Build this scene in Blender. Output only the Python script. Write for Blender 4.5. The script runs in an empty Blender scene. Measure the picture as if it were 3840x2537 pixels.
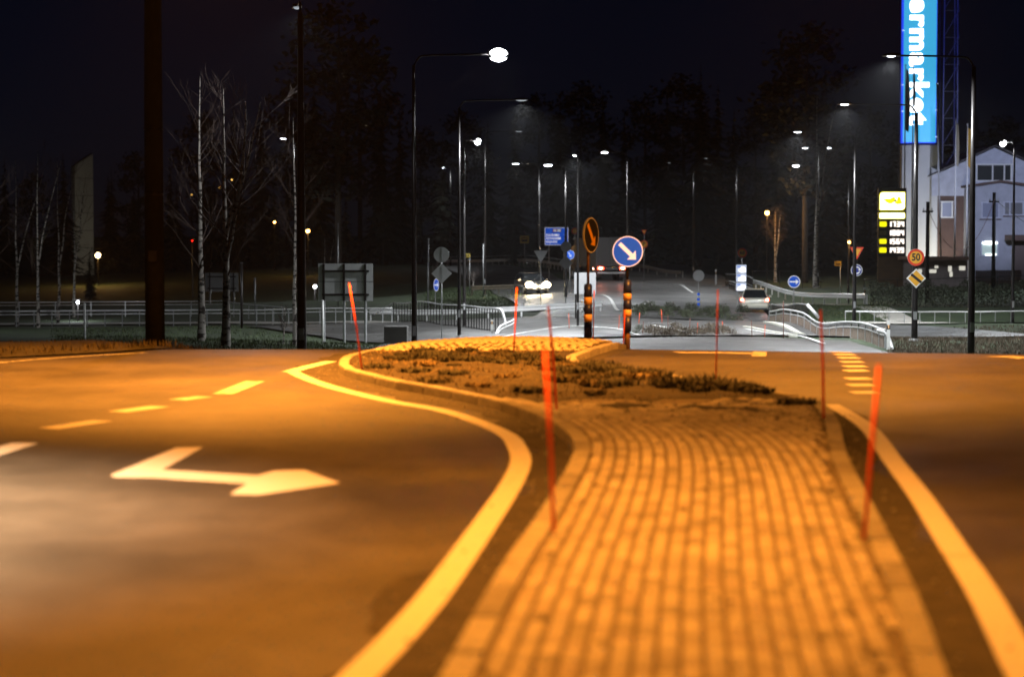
import bpy, bmesh, math, random
import numpy as np
from mathutils import Vector, Matrix

# ------------------------------------------------------------------ camera, world, light, exposure
S = bpy.context.scene
C = S.collection
F, CX, CY, YH, CAMZ = 7467.0, 1920.0, 1268.5, 930.0, 2.3
TH = math.atan((CY - YH) / F)
SL = 65.0 / F                       # the near road climbs gently away from the camera
cam = bpy.data.cameras.new('camera')
cam.sensor_width = 36.0
cam.lens = F / 3840.0 * 36.0
cam.clip_start, cam.clip_end = 0.1, 4000
cam.dof.use_dof = True
cam.dof.focus_distance = 64.0
cam.dof.aperture_fstop = 0.9
camo = bpy.data.objects.new('camera', cam)
C.objects.link(camo)
camo.location = (0, 0, CAMZ)
camo.rotation_euler = (math.pi / 2 - TH, 0, 0)
S.camera = camo
S.view_settings.view_transform = 'Standard'
S.view_settings.look = 'None'
S.view_settings.gamma = 1.0
S.view_settings.exposure = 3.0
S.view_settings.use_curve_mapping = False
S.cycles.use_denoising = True
S.cycles.max_bounces = 5
S.cycles.diffuse_bounces = 2
S.cycles.glossy_bounces = 2
S.cycles.transmission_bounces = 3
S.cycles.volume_bounces = 0
S.cycles.sample_clamp_indirect = 0.3
S.cycles.sample_clamp_direct = 3.0
S.cycles.use_light_tree = True
S.cycles.caustics_reflective = False
S.cycles.caustics_refractive = False

world = bpy.data.worlds.new('World')
S.world = world
world.use_nodes = True
wn, wl = world.node_tree.nodes, world.node_tree.links
sky = wn.new('ShaderNodeTexSky')
sky.sky_type = 'NISHITA'
sky.sun_disc = False
sky.sun_elevation = math.radians(38)      # moonlit: the moon stands in for the sun
sky.sun_rotation = math.radians(150)
bg = wn['Background']
tint = wn.new('ShaderNodeMix')
tint.data_type = 'RGBA'
tint.blend_type = 'MULTIPLY'
tint.inputs[0].default_value = 1.0
tint.inputs[7].default_value = (0.5, 0.5, 1.0, 1)
wl.new(sky.outputs[0], tint.inputs[6])
wl.new(tint.outputs[2], bg.inputs[0])
bg.inputs[1].default_value = 0.00009
sky.ozone_density = 6.0
sky.air_density = 1.0
sky.dust_density = 0.3
moon = bpy.data.lights.new('moonlight', 'SUN')
moon.energy = 0.0015
moon.angle = math.radians(0.5)
moon.color = (0.8, 0.88, 1.0)
mo = bpy.data.objects.new('moonlight', moon)
C.objects.link(mo)
mo.rotation_euler = (math.radians(52), 0, math.radians(30))

SODIUM = (1.0, 0.325, 0.034)
LED = (0.93, 0.97, 1.0)
R = random.Random(11)

# ------------------------------------------------------------------ pixels to places
def W(px, py, ppm):
    """a picture point at the distance where one metre spans ppm pixels"""
    d = F / ppm
    u, v = (px - CX) / F, -(py - CY) / F
    return Vector((u * d, (math.cos(TH) + v * math.sin(TH)) * d, CAMZ + (-math.sin(TH) + v * math.cos(TH)) * d))

def G(px, py, h=0.0):
    """a picture point on the near road plane (h above it)"""
    u, v = (px - CX) / F, -(py - CY) / F
    dx, dy, dz = u, math.cos(TH) + v * math.sin(TH), -math.sin(TH) + v * math.cos(TH)
    t = (CAMZ - h) / (SL * dy - dz)
    return Vector((dx * t, dy * t, CAMZ + dz * t))

CTRL = [  # picture x, y of ground, pixels per metre
 (3432,1320,95),(3645,1330,102),(3800,1218,69),(3840,1212,72),(3205,1272,76),(3335,1305,95),(3000,1215,70),
 (2885,1215,65),(2830,1178,60),(2978,1146,56),(3100,1138,52),(3250,1140,52),(2620,1152,58),(2500,1170,62),
 (2300,1165,59),(2000,1195,70),(2600,1228,76),(2400,1225,76),(2700,1270,90),(2200,1240,80),(1900,1205,68),
 (1880,1252,79),(1475,1212,64),(1640,1228,70),(1760,1240,75),(1000,1215,62),(300,1215,60),(600,1215,61),
 (0,1215,60),(-500,1215,60),(1300,1295,80),(1160,1300,84),(755,1272,116),(840,1303,122),(500,1290,110),(315,1277,100),(100,1280,105),
 (1105,1298,110),(1060,1298,105),(1400,1260,74),(1553,1360,105),(1130,1420,125),
 (1990,1088,52),(2170,1050,46),(1930,1120,52),(1800,1135,52),(1830,1078,46),(2300,1110,50),(2500,1120,52),
 (2480,1048,38),(2700,1072,42),(2250,1020,36),(2080,990,30),(1900,985,28),(1720,1000,30),(1620,1060,38),
 (2700,1035,34),(2900,1080,42),(3060,1080,44),(1500,1120,44),(1200,1150,45),(800,1150,44),(300,1150,42),
 (3345,1075,45),(3500,1062,44),(3700,1062,43),(3840,1068,45),(3600,1150,60),(3300,1150,60),(3480,1030,38),
 (3740,1045,40),(4200,1060,43),(4200,1215,70),(4300,1330,100),(-800,1150,42),(-600,1290,110),
 (1900,930,17),(2500,985,20),(3000,1000,22),(1200,1040,24),(500,1060,24),(3600,1000,22),(-600,1060,24),(4400,1000,22),
 (1000,890,11),(2000,880,11),(3000,900,11),(-600,900,11),(4600,900,11)]
CP = np.array([W(*c)[:] for c in CTRL])
CPR = 2.0 + 0.03 * CP[:, 1]

def smooth(t):
    t = min(1, max(0, t))
    return t * t * (3 - 2 * t)

def crest(x):
    return 40.0 - 0.22 * max(0, x - 2)

def zfar(x, y):
    d2 = ((CP[:, 0] - x) ** 2 + (CP[:, 1] - y) ** 2) / (CPR * CPR) + 0.15
    w = d2 ** -1.6
    return float((w * CP[:, 2]).sum() / w.sum())

def zg(x, y):
    yc = crest(x)
    n = SL * min(y, yc + 1.5)
    if y <= yc - 1.5:
        return n
    t0 = y - (yc - 1.5)
    yb = 66.0
    zn = SL * (yc - 1.5)
    if y < yb:
        t = t0 / (yb - yc + 1.5)
        s = 1 - (1 - t) ** 1.7
        s *= smooth(t0 / 3.0 + 0.15) if t0 < 3 else 1.0
        return zn + (zfar(x, max(y, 60)) - zn) * s
    return zfar(x, y)

# ------------------------------------------------------------------ materials
MATS = {}
def mat(name, col, rough=0.6, metal=0.0, var=0.0, scale=8.0, bump=0.0, bscale=60.0, emit=None, estr=0.0, spec=0.5, col2=None, sample=True, detail=6.0, world=False):
    if name in MATS:
        return MATS[name]
    m = bpy.data.materials.new(name)
    m.use_nodes = True
    nt = m.node_tree
    b = nt.nodes['Principled BSDF']
    b.inputs['Base Color'].default_value = (*col, 1)
    b.inputs['Roughness'].default_value = rough
    b.inputs['Metallic'].default_value = metal
    b.inputs['Specular IOR Level'].default_value = spec
    if var or col2:
        tc = nt.nodes.new('ShaderNodeTexCoord')
        nz = nt.nodes.new('ShaderNodeTexNoise')
        nz.inputs['Scale'].default_value = scale
        nz.inputs['Detail'].default_value = detail
        nz.inputs['Roughness'].default_value = 0.62
        if world:
            geo_ = nt.nodes.new('ShaderNodeNewGeometry')
            nt.links.new(geo_.outputs['Position'], nz.inputs['Vector'])
        else:
            nt.links.new(tc.outputs['Object'], nz.inputs['Vector'])
        rp = nt.nodes.new('ShaderNodeValToRGB')
        rp.color_ramp.elements[0].position = 0.32
        rp.color_ramp.elements[1].position = 0.68
        c2 = col2 or tuple(min(1, c * (1 + var)) for c in col)
        c1 = col if col2 else tuple(c * (1 - var) for c in col)
        rp.color_ramp.elements[0].color = (*c1, 1)
        rp.color_ramp.elements[1].color = (*c2, 1)
        nt.links.new(nz.outputs['Fac'], rp.inputs['Fac'])
        nt.links.new(rp.outputs['Color'], b.inputs['Base Color'])
    if bump:
        tc = nt.nodes.new('ShaderNodeTexCoord')
        n2 = nt.nodes.new('ShaderNodeTexNoise')
        n2.inputs['Scale'].default_value = bscale
        n2.inputs['Detail'].default_value = 5
        nt.links.new(tc.outputs['Object'], n2.inputs['Vector'])
        bp = nt.nodes.new('ShaderNodeBump')
        bp.inputs['Strength'].default_value = bump
        bp.inputs['Distance'].default_value = 0.02
        nt.links.new(n2.outputs['Fac'], bp.inputs['Height'])
        nt.links.new(bp.outputs['Normal'], b.inputs['Normal'])
    if emit:
        b.inputs['Emission Color'].default_value = (*emit, 1)
        b.inputs['Emission Strength'].default_value = estr
        if not sample:
            m.cycles.emission_sampling = 'NONE'
    MATS[name] = m
    return m

def asphalt(name, base, rough=0.55):
    m = mat(name, base, rough, bump=0.35, bscale=90, spec=0.45)
    nt = m.node_tree
    b = nt.nodes['Principled BSDF']
    tc = nt.nodes.new('ShaderNodeTexCoord')
    def noise(s, d=5):
        n = nt.nodes.new('ShaderNodeTexNoise')
        n.inputs['Scale'].default_value = s
        n.inputs['Detail'].default_value = d
        nt.links.new(tc.outputs['Object'], n.inputs['Vector'])
        return n
    def ramp(src, p0, p1, c0, c1):
        r = nt.nodes.new('ShaderNodeValToRGB')
        r.color_ramp.elements[0].position, r.color_ramp.elements[1].position = p0, p1
        r.color_ramp.elements[0].color, r.color_ramp.elements[1].color = (*c0, 1), (*c1, 1)
        nt.links.new(src.outputs['Fac'], r.inputs['Fac'])
        return r
    lo, hi = tuple(c * 0.62 for c in base), tuple(c * 1.25 for c in base)
    mid = ramp(noise(2.6, 8), 0.3, 0.7, (0.84,) * 3, (1.15,) * 3)
    big = ramp(noise(0.33, 4), 0.36, 0.66, lo, hi)
    fine = ramp(noise(70, 3), 0.3, 0.72, (0.4,) * 3, (1.7,) * 3)
    mx = nt.nodes.new('ShaderNodeMix')
    mx.data_type = 'RGBA'
    mx.blend_type = 'MULTIPLY'
    mx.inputs[0].default_value = 1.0
    m2 = nt.nodes.new('ShaderNodeMix')
    m2.data_type = 'RGBA'
    m2.blend_type = 'MULTIPLY'
    m2.inputs[0].default_value = 1.0
    nt.links.new(big.outputs['Color'], m2.inputs[6])
    nt.links.new(mid.outputs['Color'], m2.inputs[7])
    nt.links.new(m2.outputs[2], mx.inputs[6])
    nt.links.new(fine.outputs['Color'], mx.inputs[7])
    nt.links.new(mx.outputs[2], b.inputs['Base Color'])
    rr = ramp(noise(0.5, 5), 0.35, 0.7, (rough - 0.05,) * 3, (rough + 0.13,) * 3)
    nt.links.new(rr.outputs['Color'], b.inputs['Roughness'])
    return m

def worn_paint(name, col, under, scale=14.0, keep=0.42):
    m = mat(name, col, 0.55, bump=0.2, bscale=80)
    nt = m.node_tree
    b = nt.nodes['Principled BSDF']
    tc = nt.nodes.new('ShaderNodeTexCoord')
    n = nt.nodes.new('ShaderNodeTexNoise')
    n.inputs['Scale'].default_value = scale
    n.inputs['Detail'].default_value = 9
    n.inputs['Roughness'].default_value = 0.7
    nt.links.new(tc.outputs['Object'], n.inputs['Vector'])
    r = nt.nodes.new('ShaderNodeValToRGB')
    r.color_ramp.elements[0].position, r.color_ramp.elements[1].position = keep - 0.12, keep
    r.color_ramp.elements[0].color, r.color_ramp.elements[1].color = (*under, 1), (*col, 1)
    nt.links.new(n.outputs['Fac'], r.inputs['Fac'])
    nt.links.new(r.outputs['Color'], b.inputs['Base Color'])
    return m

M_ASPH = asphalt('asphalt', (0.06, 0.054, 0.049), 0.5)
M_ASPH2 = asphalt('asphalt_far', (0.075, 0.073, 0.07), 0.42)
M_PATH = mat('gravel_path', (0.42, 0.40, 0.36), 0.9, var=0.25, scale=3, bump=0.3)
M_PAINT = worn_paint('road_paint', (0.58, 0.56, 0.52), (0.2, 0.19, 0.18), 11, 0.40)
M_PAINT2 = worn_paint('road_paint_worn', (0.50, 0.48, 0.45), (0.10, 0.095, 0.09), 7, 0.50)
M_PAVER = [mat('paver_%d' % i, c, 0.8, var=0.27, scale=2.0, bump=0.35, bscale=70, world=True, detail=9) for i, c in enumerate([(0.31, 0.28, 0.24), (0.28, 0.24, 0.205), (0.35, 0.315, 0.27), (0.28, 0.245, 0.205), (0.22, 0.195, 0.16), (0.33, 0.295, 0.25)])]
M_JOINT = mat('joint_sand', (0.13, 0.105, 0.078), 0.95, var=0.4, scale=9, bump=0.4)
M_KERB = mat('kerb_granite', (0.23, 0.215, 0.195), 0.75, var=0.22, scale=9, bump=0.35, bscale=45)
M_KERBS = [M_KERB, mat('kerb_granite_dark', (0.17, 0.155, 0.14), 0.8, var=0.3, scale=5, bump=0.4, bscale=40, world=True), mat('kerb_granite_pale', (0.27, 0.25, 0.22), 0.75, var=0.25, scale=7, bump=0.35, bscale=45, world=True)]
M_COBBLE = mat('cobble', (0.38, 0.34, 0.27), 0.8, var=0.35, scale=5, bump=0.4)
M_DIRT = mat('soil', (0.022, 0.016, 0.011), 0.95, var=0.45, scale=3, bump=0.6, bscale=25)
M_GRASS = mat('grass_ground', (0.022, 0.038, 0.012), 0.95, var=0.5, scale=0.7, bump=0.5, bscale=12)
M_BLADE = mat('grass_blade', (0.05, 0.075, 0.025), 0.8, var=0.4, scale=2)
M_DRY = mat('dry_grass', (0.13, 0.095, 0.05), 0.85, var=0.4, scale=2)
M_SHRUB = mat('shrub_leaf', (0.05, 0.062, 0.03), 0.7, var=0.5, scale=3)
M_SHRUBDRY = mat('shrub_dry', (0.13, 0.10, 0.065), 0.8, var=0.4, scale=3)
M_DARKTUFT = mat('dark_tuft', (0.012, 0.012, 0.008), 0.9, var=0.4, scale=4)
M_TUFT2 = mat('brown_tuft', (0.035, 0.028, 0.015), 0.9, var=0.4, scale=4)
M_SPRUCE = mat('spruce_needles', (0.011, 0.014, 0.008), 0.8, var=0.4, scale=1.5)
M_BARK = mat('bark', (0.035, 0.027, 0.021), 0.9, var=0.4, scale=9, bump=0.6, bscale=20)
M_TWIG = mat('birch_twig', (0.075, 0.05, 0.042), 0.85, var=0.3, scale=6)
M_POLE = mat('galvanised_dark', (0.022, 0.020, 0.020), 0.34, 0.5, var=0.25, scale=3)
M_GALV = mat('galvanised', (0.42, 0.43, 0.44), 0.42, 0.6, var=0.18, scale=6)
M_WHITE = mat('white_paint', (0.74, 0.74, 0.72), 0.5, var=0.08, scale=6)
M_BLACK = mat('black_rubber', (0.018, 0.018, 0.018), 0.6)
M_WOODPOLE = mat('creosote_wood', (0.009, 0.010, 0.011), 0.95, spec=0.15, var=0.4, scale=4, bump=0.5, bscale=30)
M_SIGNBACK = mat('sign_back', (0.42, 0.425, 0.43), 0.5, 0.3, var=0.10, scale=3)
M_BLUE = mat('sign_blue_glow', (0.010, 0.10, 0.56), 0.45, var=0.10, scale=6, emit=(0.002, 0.06, 0.45), estr=0.095, sample=False)  # faint emission stands in for light the sign face throws back
M_SWHITE = mat('sign_white', (0.80, 0.79, 0.74), 0.45, var=0.05, scale=5)
M_GLOWWHITE = mat('sign_white_glow', (0.80, 0.79, 0.74), 0.45, var=0.05, scale=5, emit=(0.95, 0.95, 1.0), estr=0.07, sample=False)  # white with a glow put in for retroreflected light
M_SYELL = mat('sign_yellow', (0.86, 0.42, 0.03), 0.5, var=0.08, scale=5)
M_SRED = mat('sign_red', (0.78, 0.05, 0.015), 0.5, var=0.1, scale=5)
M_SBLACK = mat('sign_black', (0.015, 0.014, 0.014), 0.55)
M_STAKE = mat('stake_red', (0.88, 0.10, 0.02), 0.5, var=0.2, scale=9)
M_STAKEDARK = mat('stake_brown', (0.16, 0.05, 0.03), 0.7, var=0.3, scale=9)
M_ORANGE = mat('reflective_orange', (0.85, 0.52, 0.26), 0.5, var=0.08, scale=6)  # also gives the white column bands their sodium tint
M_DBLUE = mat('column_blue', (0.02, 0.035, 0.24), 0.4, var=0.15, scale=7)
M_CONC = mat('concrete', (0.28, 0.275, 0.26), 0.85, var=0.18, scale=1.2, bump=0.25)
M_LENS = mat('lamp_lens', (0.8, 0.8, 0.8), 0.3, emit=(0.86, 0.93, 1.0), estr=7.0, sample=False)
M_LENSDIM = mat('lamp_lens_far', (0.8, 0.8, 0.8), 0.3, emit=(0.82, 0.9, 1.0), estr=2.2, sample=False)
M_LENSOR = mat('lamp_lens_sodium', (0.8, 0.6, 0.3), 0.3, emit=(1.0, 0.48, 0.10), estr=3.0, sample=False)

def birch_bark():
    m = mat('birch_bark', (0.42, 0.39, 0.35), 0.75)
    nt = m.node_tree
    b = nt.nodes['Principled BSDF']
    tc = nt.nodes.new('ShaderNodeTexCoord')
    mp = nt.nodes.new('ShaderNodeMapping')
    mp.inputs['Scale'].default_value = (2.2, 2.2, 4.5)
    n = nt.nodes.new('ShaderNodeTexNoise')
    n.inputs['Scale'].default_value = 1.6
    n.inputs['Detail'].default_value = 4
    nt.links.new(tc.outputs['Object'], mp.inputs['Vector'])
    nt.links.new(mp.outputs['Vector'], n.inputs['Vector'])
    r = nt.nodes.new('ShaderNodeValToRGB')
    r.color_ramp.elements[0].position, r.color_ramp.elements[1].position = 0.42, 0.50
    r.color_ramp.elements[0].color = (0.03, 0.026, 0.022, 1)
    r.color_ramp.elements[1].color = (0.45, 0.41, 0.37, 1)
    nt.links.new(n.outputs['Fac'], r.inputs['Fac'])
    nt.links.new(r.outputs['Color'], b.inputs['Base Color'])
    return m
M_BIRCH = birch_bark()

# ------------------------------------------------------------------ mesh helpers
class MB:
    def __init__(self):
        self.v, self.f, self.mi = [], [], []
    def add(self, vs, fs, k=0):
        o = len(self.v)
        self.v += [tuple(p) for p in vs]
        for f in fs:
            self.f.append(tuple(i + o for i in f))
            self.mi.append(k)
        return self
    def box(self, c, s, k=0, rz=0.0, rx=0.0, ry=0.0):
        hx, hy, hz = s[0] / 2, s[1] / 2, s[2] / 2
        ps = [Vector((x, y, z)) for x in (-hx, hx) for y in (-hy, hy) for z in (-hz, hz)]
        if rz or rx or ry:
            m = Matrix.Rotation(rz, 3, 'Z') @ Matrix.Rotation(ry, 3, 'Y') @ Matrix.Rotation(rx, 3, 'X')
            ps = [m @ p for p in ps]
        ps = [p + Vector(c) for p in ps]
        return self.add(ps, [(0, 1, 3, 2), (4, 6, 7, 5), (0, 4, 5, 1), (2, 3, 7, 6), (0, 2, 6, 4), (1, 5, 7, 3)], k)
    def tube(self, pts, rad, n=8, k=0, cap=True):
        pts = [Vector(p) for p in pts]
        if not isinstance(rad, (list, tuple)):
            rad = [rad] * len(pts)
        vs, fs = [], []
        for i, p in enumerate(pts):
            a = pts[max(0, i - 1)]
            b = pts[min(len(pts) - 1, i + 1)]
            t = (b - a).normalized()
            up = Vector((0, 0, 1)) if abs(t.z) < 0.9 else Vector((1, 0, 0))
            u = t.cross(up).normalized()
            w = u.cross(t)
            for j in range(n):
                an = 2 * math.pi * j / n
                vs.append(p + (u * math.cos(an) + w * math.sin(an)) * rad[i])
        for i in range(len(pts) - 1):
            for j in range(n):
                fs.append((i * n + j, i * n + (j + 1) % n, (i + 1) * n + (j + 1) % n, (i + 1) * n + j))
        if cap:
            fs.append(tuple(range(n)))
            fs.append(tuple((len(pts) - 1) * n + j for j in reversed(range(n))))
        return self.add(vs, fs, k)
    def prism(self, poly, y0, y1, k=0):
        """polygon in x,z pushed from y0 to y1"""
        n = len(poly)
        vs = [(x, y0, z) for x, z in poly] + [(x, y1, z) for x, z in poly]
        fs = [tuple(range(n)), tuple(range(2 * n - 1, n - 1, -1))]
        fs += [(i, n + i, n + (i + 1) % n, (i + 1) % n) for i in range(n)]
        return self.add(vs, fs, k)
    def slab(self, poly, z0, z1, k=0):
        n = len(poly)
        vs = [(x, y, z0) for x, y in poly] + [(x, y, z1) for x, y in poly]
        fs = [tuple(reversed(range(n))), tuple(range(n, 2 * n))]
        fs += [(i, (i + 1) % n, n + (i + 1) % n, n + i) for i in range(n)]
        return self.add(vs, fs, k)
    def sphere(self, c, r, n=8, m=6, k=0):
        vs, fs = [], []
        rx, ry, rz = r if isinstance(r, (tuple, list)) else (r, r, r)
        for i in range(m + 1):
            a = math.pi * i / m
            for j in range(n):
                b = 2 * math.pi * j / n
                vs.append((c[0] + rx * math.sin(a) * math.cos(b), c[1] + ry * math.sin(a) * math.sin(b), c[2] + rz * math.cos(a)))
        for i in range(m):
            for j in range(n):
                fs.append((i * n + j, (i + 1) * n + j, (i + 1) * n + (j + 1) % n, i * n + (j + 1) % n))
        return self.add(vs, fs, k)
    def mesh(self, name, mats, smooth_=False):
        me = bpy.data.meshes.new(name)
        me.from_pydata(self.v, [], self.f)
        if not isinstance(mats, (list, tuple)):
            mats = [mats]
        for m in mats:
            me.materials.append(m)
        if len(mats) > 1:
            me.polygons.foreach_set('material_index', self.mi)
        if smooth_:
            me.polygons.foreach_set('use_smooth', [True] * len(me.polygons))
        me.update()
        return me
    def build(self, name, mats, parent=None, smooth_=False, fix=True, loc=None):
        me = self.mesh(name, mats, smooth_)
        if fix:
            bm = bmesh.new()
            bm.from_mesh(me)
            bmesh.ops.recalc_face_normals(bm, faces=bm.faces)
            bm.to_mesh(me)
            bm.free()
        return link(name, me, parent, loc)

def link(name, me, parent=None, loc=None):
    o = bpy.data.objects.new(name, me)
    C.objects.link(o)
    if parent is not None:
        o.parent = parent
    if loc is not None:
        o.location = loc
    return o

def bevel(o, w=0.02, seg=2):
    md = o.modifiers.new('bevel', 'BEVEL')
    md.width = w
    md.segments = seg
    md.limit_method = 'ANGLE'
    md.angle_limit = math.radians(35)
    return o

def tag(o, label, cat, group=None):
    o['label'], o['category'] = label, cat
    if group:
        o['group'] = group
    return o

def struct(o):
    o['kind'] = 'structure'
    return o

def empty(name, loc, label, cat, group=None, rz=0.0):
    o = bpy.data.objects.new(name, None)
    C.objects.link(o)
    o.empty_display_size = 0.2
    o.location = loc
    o.rotation_euler = (0, 0, rz)
    return tag(o, label, cat, group)

def disc(r, n=32, cx=0.0, cz=0.0, sx=1.0):
    return [(cx + sx * r * math.cos(2 * math.pi * i / n), cz + r * math.sin(2 * math.pi * i / n)) for i in range(n)]

def text_mesh(name, body, size, m, parent, loc, rot=(math.pi / 2, 0, 0), bold=0.0, extrude=0.004, spacing=1.0, align='CENTER', sx=1.0):
    cu = bpy.data.curves.new(name, 'FONT')
    cu.body, cu.size, cu.offset, cu.extrude = body, size, bold, extrude
    cu.align_x, cu.align_y = align, 'CENTER'
    cu.space_character = spacing
    cu.resolution_u = 4
    t = bpy.data.objects.new(name, cu)
    C.objects.link(t)
    dg = bpy.context.evaluated_depsgraph_get()
    me = bpy.data.meshes.new_from_object(t.evaluated_get(dg))
    bpy.data.objects.remove(t)
    me.materials.clear()
    me.materials.append(m)
    o = link(name, me, parent, loc)
    o.rotation_euler = rot
    o.scale = (sx, 1, 1)
    return o

def catmull(pts, n=6):
    pts = [Vector(p) for p in pts]
    out = []
    for i in range(len(pts) - 1):
        p0, p1, p2, p3 = pts[max(0, i - 1)], pts[i], pts[i + 1], pts[min(len(pts) - 1, i + 2)]
        for k in range(n):
            t = k / n
            out.append(0.5 * ((2 * p1) + (-p0 + p2) * t + (2 * p0 - 5 * p1 + 4 * p2 - p3) * t * t + (-p0 + 3 * p1 - 3 * p2 + p3) * t ** 3))
    out.append(pts[-1])
    return out

def resample(pts, step):
    out = [pts[0].copy()]
    acc = 0.0
    for a, b in zip(pts, pts[1:]):
        L = (b - a).length
        if L < 1e-9:
            continue
        while acc + L >= step:
            t = (step - acc) / L
            a = a.lerp(b, t)
            out.append(a.copy())
            L = (b - a).length
            acc = 0.0
        acc += L
    if (out[-1] - pts[-1]).length > step * 0.3:
        out.append(pts[-1].copy())
    return out

def ribbon(path, w0, w1, h, across=1):
    """strip draped on the ground between side offsets w0 and w1 of a path"""
    mb = MB()
    n = len(path)
    vs = []
    for i, p in enumerate(path):
        t = (path[min(n - 1, i + 1)] - path[max(0, i - 1)])
        t.z = 0
        t.normalize()
        nrm = Vector((t.y, -t.x, 0))
        a0 = w0[i] if isinstance(w0, list) else w0
        a1 = w1[i] if isinstance(w1, list) else w1
        for k in range(across + 1):
            q = p + nrm * (a0 + (a1 - a0) * k / across)
            vs.append((q.x, q.y, zg(q.x, q.y) + h))
    c = across + 1
    fs = [(i * c + k, i * c + k + 1, (i + 1) * c + k + 1, (i + 1) * c + k) for i in range(n - 1) for k in range(across)]
    return mb.add(vs, fs)

def upfix(o):
    bm = bmesh.new()
    bm.from_mesh(o.data)
    for f in bm.faces:
        f.normal_update()
        if f.normal.z < 0:
            f.normal_flip()
    bm.to_mesh(o.data)
    bm.free()
    return o

# ------------------------------------------------------------------ the ground
def geo(a, b, s, r):
    out = [a]
    while out[-1] < b:
        s *= r
        out.append(out[-1] + s)
    return out

ys = list(np.arange(-40, 36, 4.0)) + list(np.arange(36, 46, 0.5)) + list(np.arange(46, 180, 1.5)) + geo(180, 1600, 2, 1.12)
xp = list(np.arange(0, 70, 1.6)) + geo(70, 1100, 2, 1.15)
xs = [-x for x in reversed(xp[1:])] + xp
gm = MB()
nx = len(xs)
for y in ys:
    near = 1.0 if y < 58 else max(0.0, 1 - (y - 58) / 6)
    for x in xs:
        z = zg(x, y) - 0.05 * near
        if y > 60:
            z += 0.03 * math.sin(x * 1.7 + y * 0.9) * math.sin(y * 1.3 - x * 0.4)
        gm.v.append((x, y, z))
for j in range(len(ys) - 1):
    for i in range(nx - 1):
        gm.f.append((j * nx + i, j * nx + i + 1, (j + 1) * nx + i + 1, (j + 1) * nx + i))
        gm.mi.append(0)
struct(gm.build('ground', M_GRASS, smooth_=True, fix=False))

LEFT_EDGE = [(-40, -15), (30, -15), (33, -12.5), (35.6, -9.4), (37.4, -7.6), (39, -6.6), (42, -5.6), (80, -5.0)]
RIGHT_EDGE = [(-40, 14), (42, 14), (80, 14.2), (84, 14.2)]
def ledge(y): return float(np.interp(y, [a for a, _ in LEFT_EDGE], [b for _, b in LEFT_EDGE]))
def redge(y): return float(np.interp(y, [a for a, _ in RIGHT_EDGE], [b for _, b in RIGHT_EDGE]))
rm = MB()
ry = list(np.arange(-40, 36, 2.0)) + list(np.arange(36, 44, 0.4)) + list(np.arange(44, 84, 1.2))
NA = 24
for y in ry:
    for k in range(NA + 1):
        x = ledge(y) + (redge(y) - ledge(y)) * k / NA
        rm.v.append((x, y, zg(x, y) + 0.07 * smooth((y - 44) / 8)))
for j in range(len(ry) - 1):
    for i in range(NA):
        rm.f.append((j * (NA + 1) + i, j * (NA + 1) + i + 1, (j + 1) * (NA + 1) + i + 1, (j + 1) * (NA + 1) + i))
        rm.mi.append(0)
struct(rm.build('road', M_ASPH, smooth_=True, fix=False))

def far_road(name, pix, hw, m, h=0.03, across=8, step=1.5):
    p = resample(catmull([W(*q) for q in pix], 10), step)
    o = upfix(ribbon(p, -hw, hw, h, across).build(name, m, fix=False))
    return struct(o)

far_road('roundabout_road', [(1640, 1205, 66), (1850, 1215, 70), (2150, 1228, 75), (2500, 1232, 77), (2800, 1232, 77), (3060, 1262, 84)], 11.5, M_ASPH2, 0.10, 14)
far_road('main_road', [(2440, 1180, 66), (2470, 1120, 54), (2480, 1062, 42), (2420, 1020, 33), (2250, 988, 26), (2050, 960, 20)], 6.8, M_ASPH2, 0.13, 10)
far_road('ramp_road', [(2240, 1150, 60), (2120, 1095, 53), (2020, 1062, 46), (1900, 1018, 36), (1780, 1000, 31), (1600, 985, 24)], 4.3, M_ASPH2, 0.115, 8)
far_road('footpath', [(-700, 1218, 61), (0, 1216, 61), (500, 1215, 61), (1000, 1216, 62), (1475, 1214, 65), (1700, 1222, 70), (1860, 1238, 76)], 1.7, M_PATH, 0.08, 3)
far_road('footpath.001', [(2960, 1203, 66), (3200, 1207, 69), (3500, 1208, 70), (3840, 1207, 70), (4300, 1210, 70)], 1.3, M_PATH, 0.08, 3)
far_road('footpath.002', [(2880, 1150, 56), (3100, 1142, 54), (3300, 1175, 62), (3400, 1205, 68)], 0.9, M_PATH, 0.045, 3)

# painted lines, each a thing of the road it lies on
road = bpy.data.objects['road']
def line_near(name, pix, w, m=M_PAINT, h=0.006, n=8, parent=road):
    p = resample(catmull([G(x, y) for x, y in pix], n), 0.3)
    return upfix(ribbon(p, -w / 2, w / 2, h, 1).build(name, m, parent, fix=False))

line_near('edge_line', [(1150, 2750), (1345, 2537), (1480, 2400), (1640, 2215), (1805, 1985), (1915, 1820), (1952, 1735), (1942, 1685), (1905, 1634), (1800, 1585), (1652, 1538), (1455, 1503), (1263, 1457), (1152, 1420), (1095, 1393)], 0.21)
line_near('edge_line', [(1082, 1395), (1160, 1374), (1240, 1355)], 0.24)
line_near('edge_line', [(4000, 2800), (3850, 2537), (3690, 2230), (3560, 2030), (3450, 1860), (3350, 1730), (3295, 1650), (3250, 1600), (3190, 1558), (3115, 1517)], 0.21)
line_near('edge_line', [(2094, 1347), (2230, 1317), (2354, 1291)], 0.24)
line_near('edge_line', [(-250, 1392), (0, 1360), (280, 1338), (560, 1322)], 0.13, M_PAINT2)
for a, b in (((-130, 1730), (95, 1662)), ((180, 1608), (385, 1578)), ((440, 1545), (615, 1522)), ((665, 1500), (775, 1487)), ((835, 1478), (955, 1430))):
    line_near('lane_dash', [a, ((a[0] + b[0]) / 2, (a[1] + b[1]) / 2), b], 0.30, M_PAINT2 if a[0] > 600 else M_PAINT, n=4)
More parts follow.
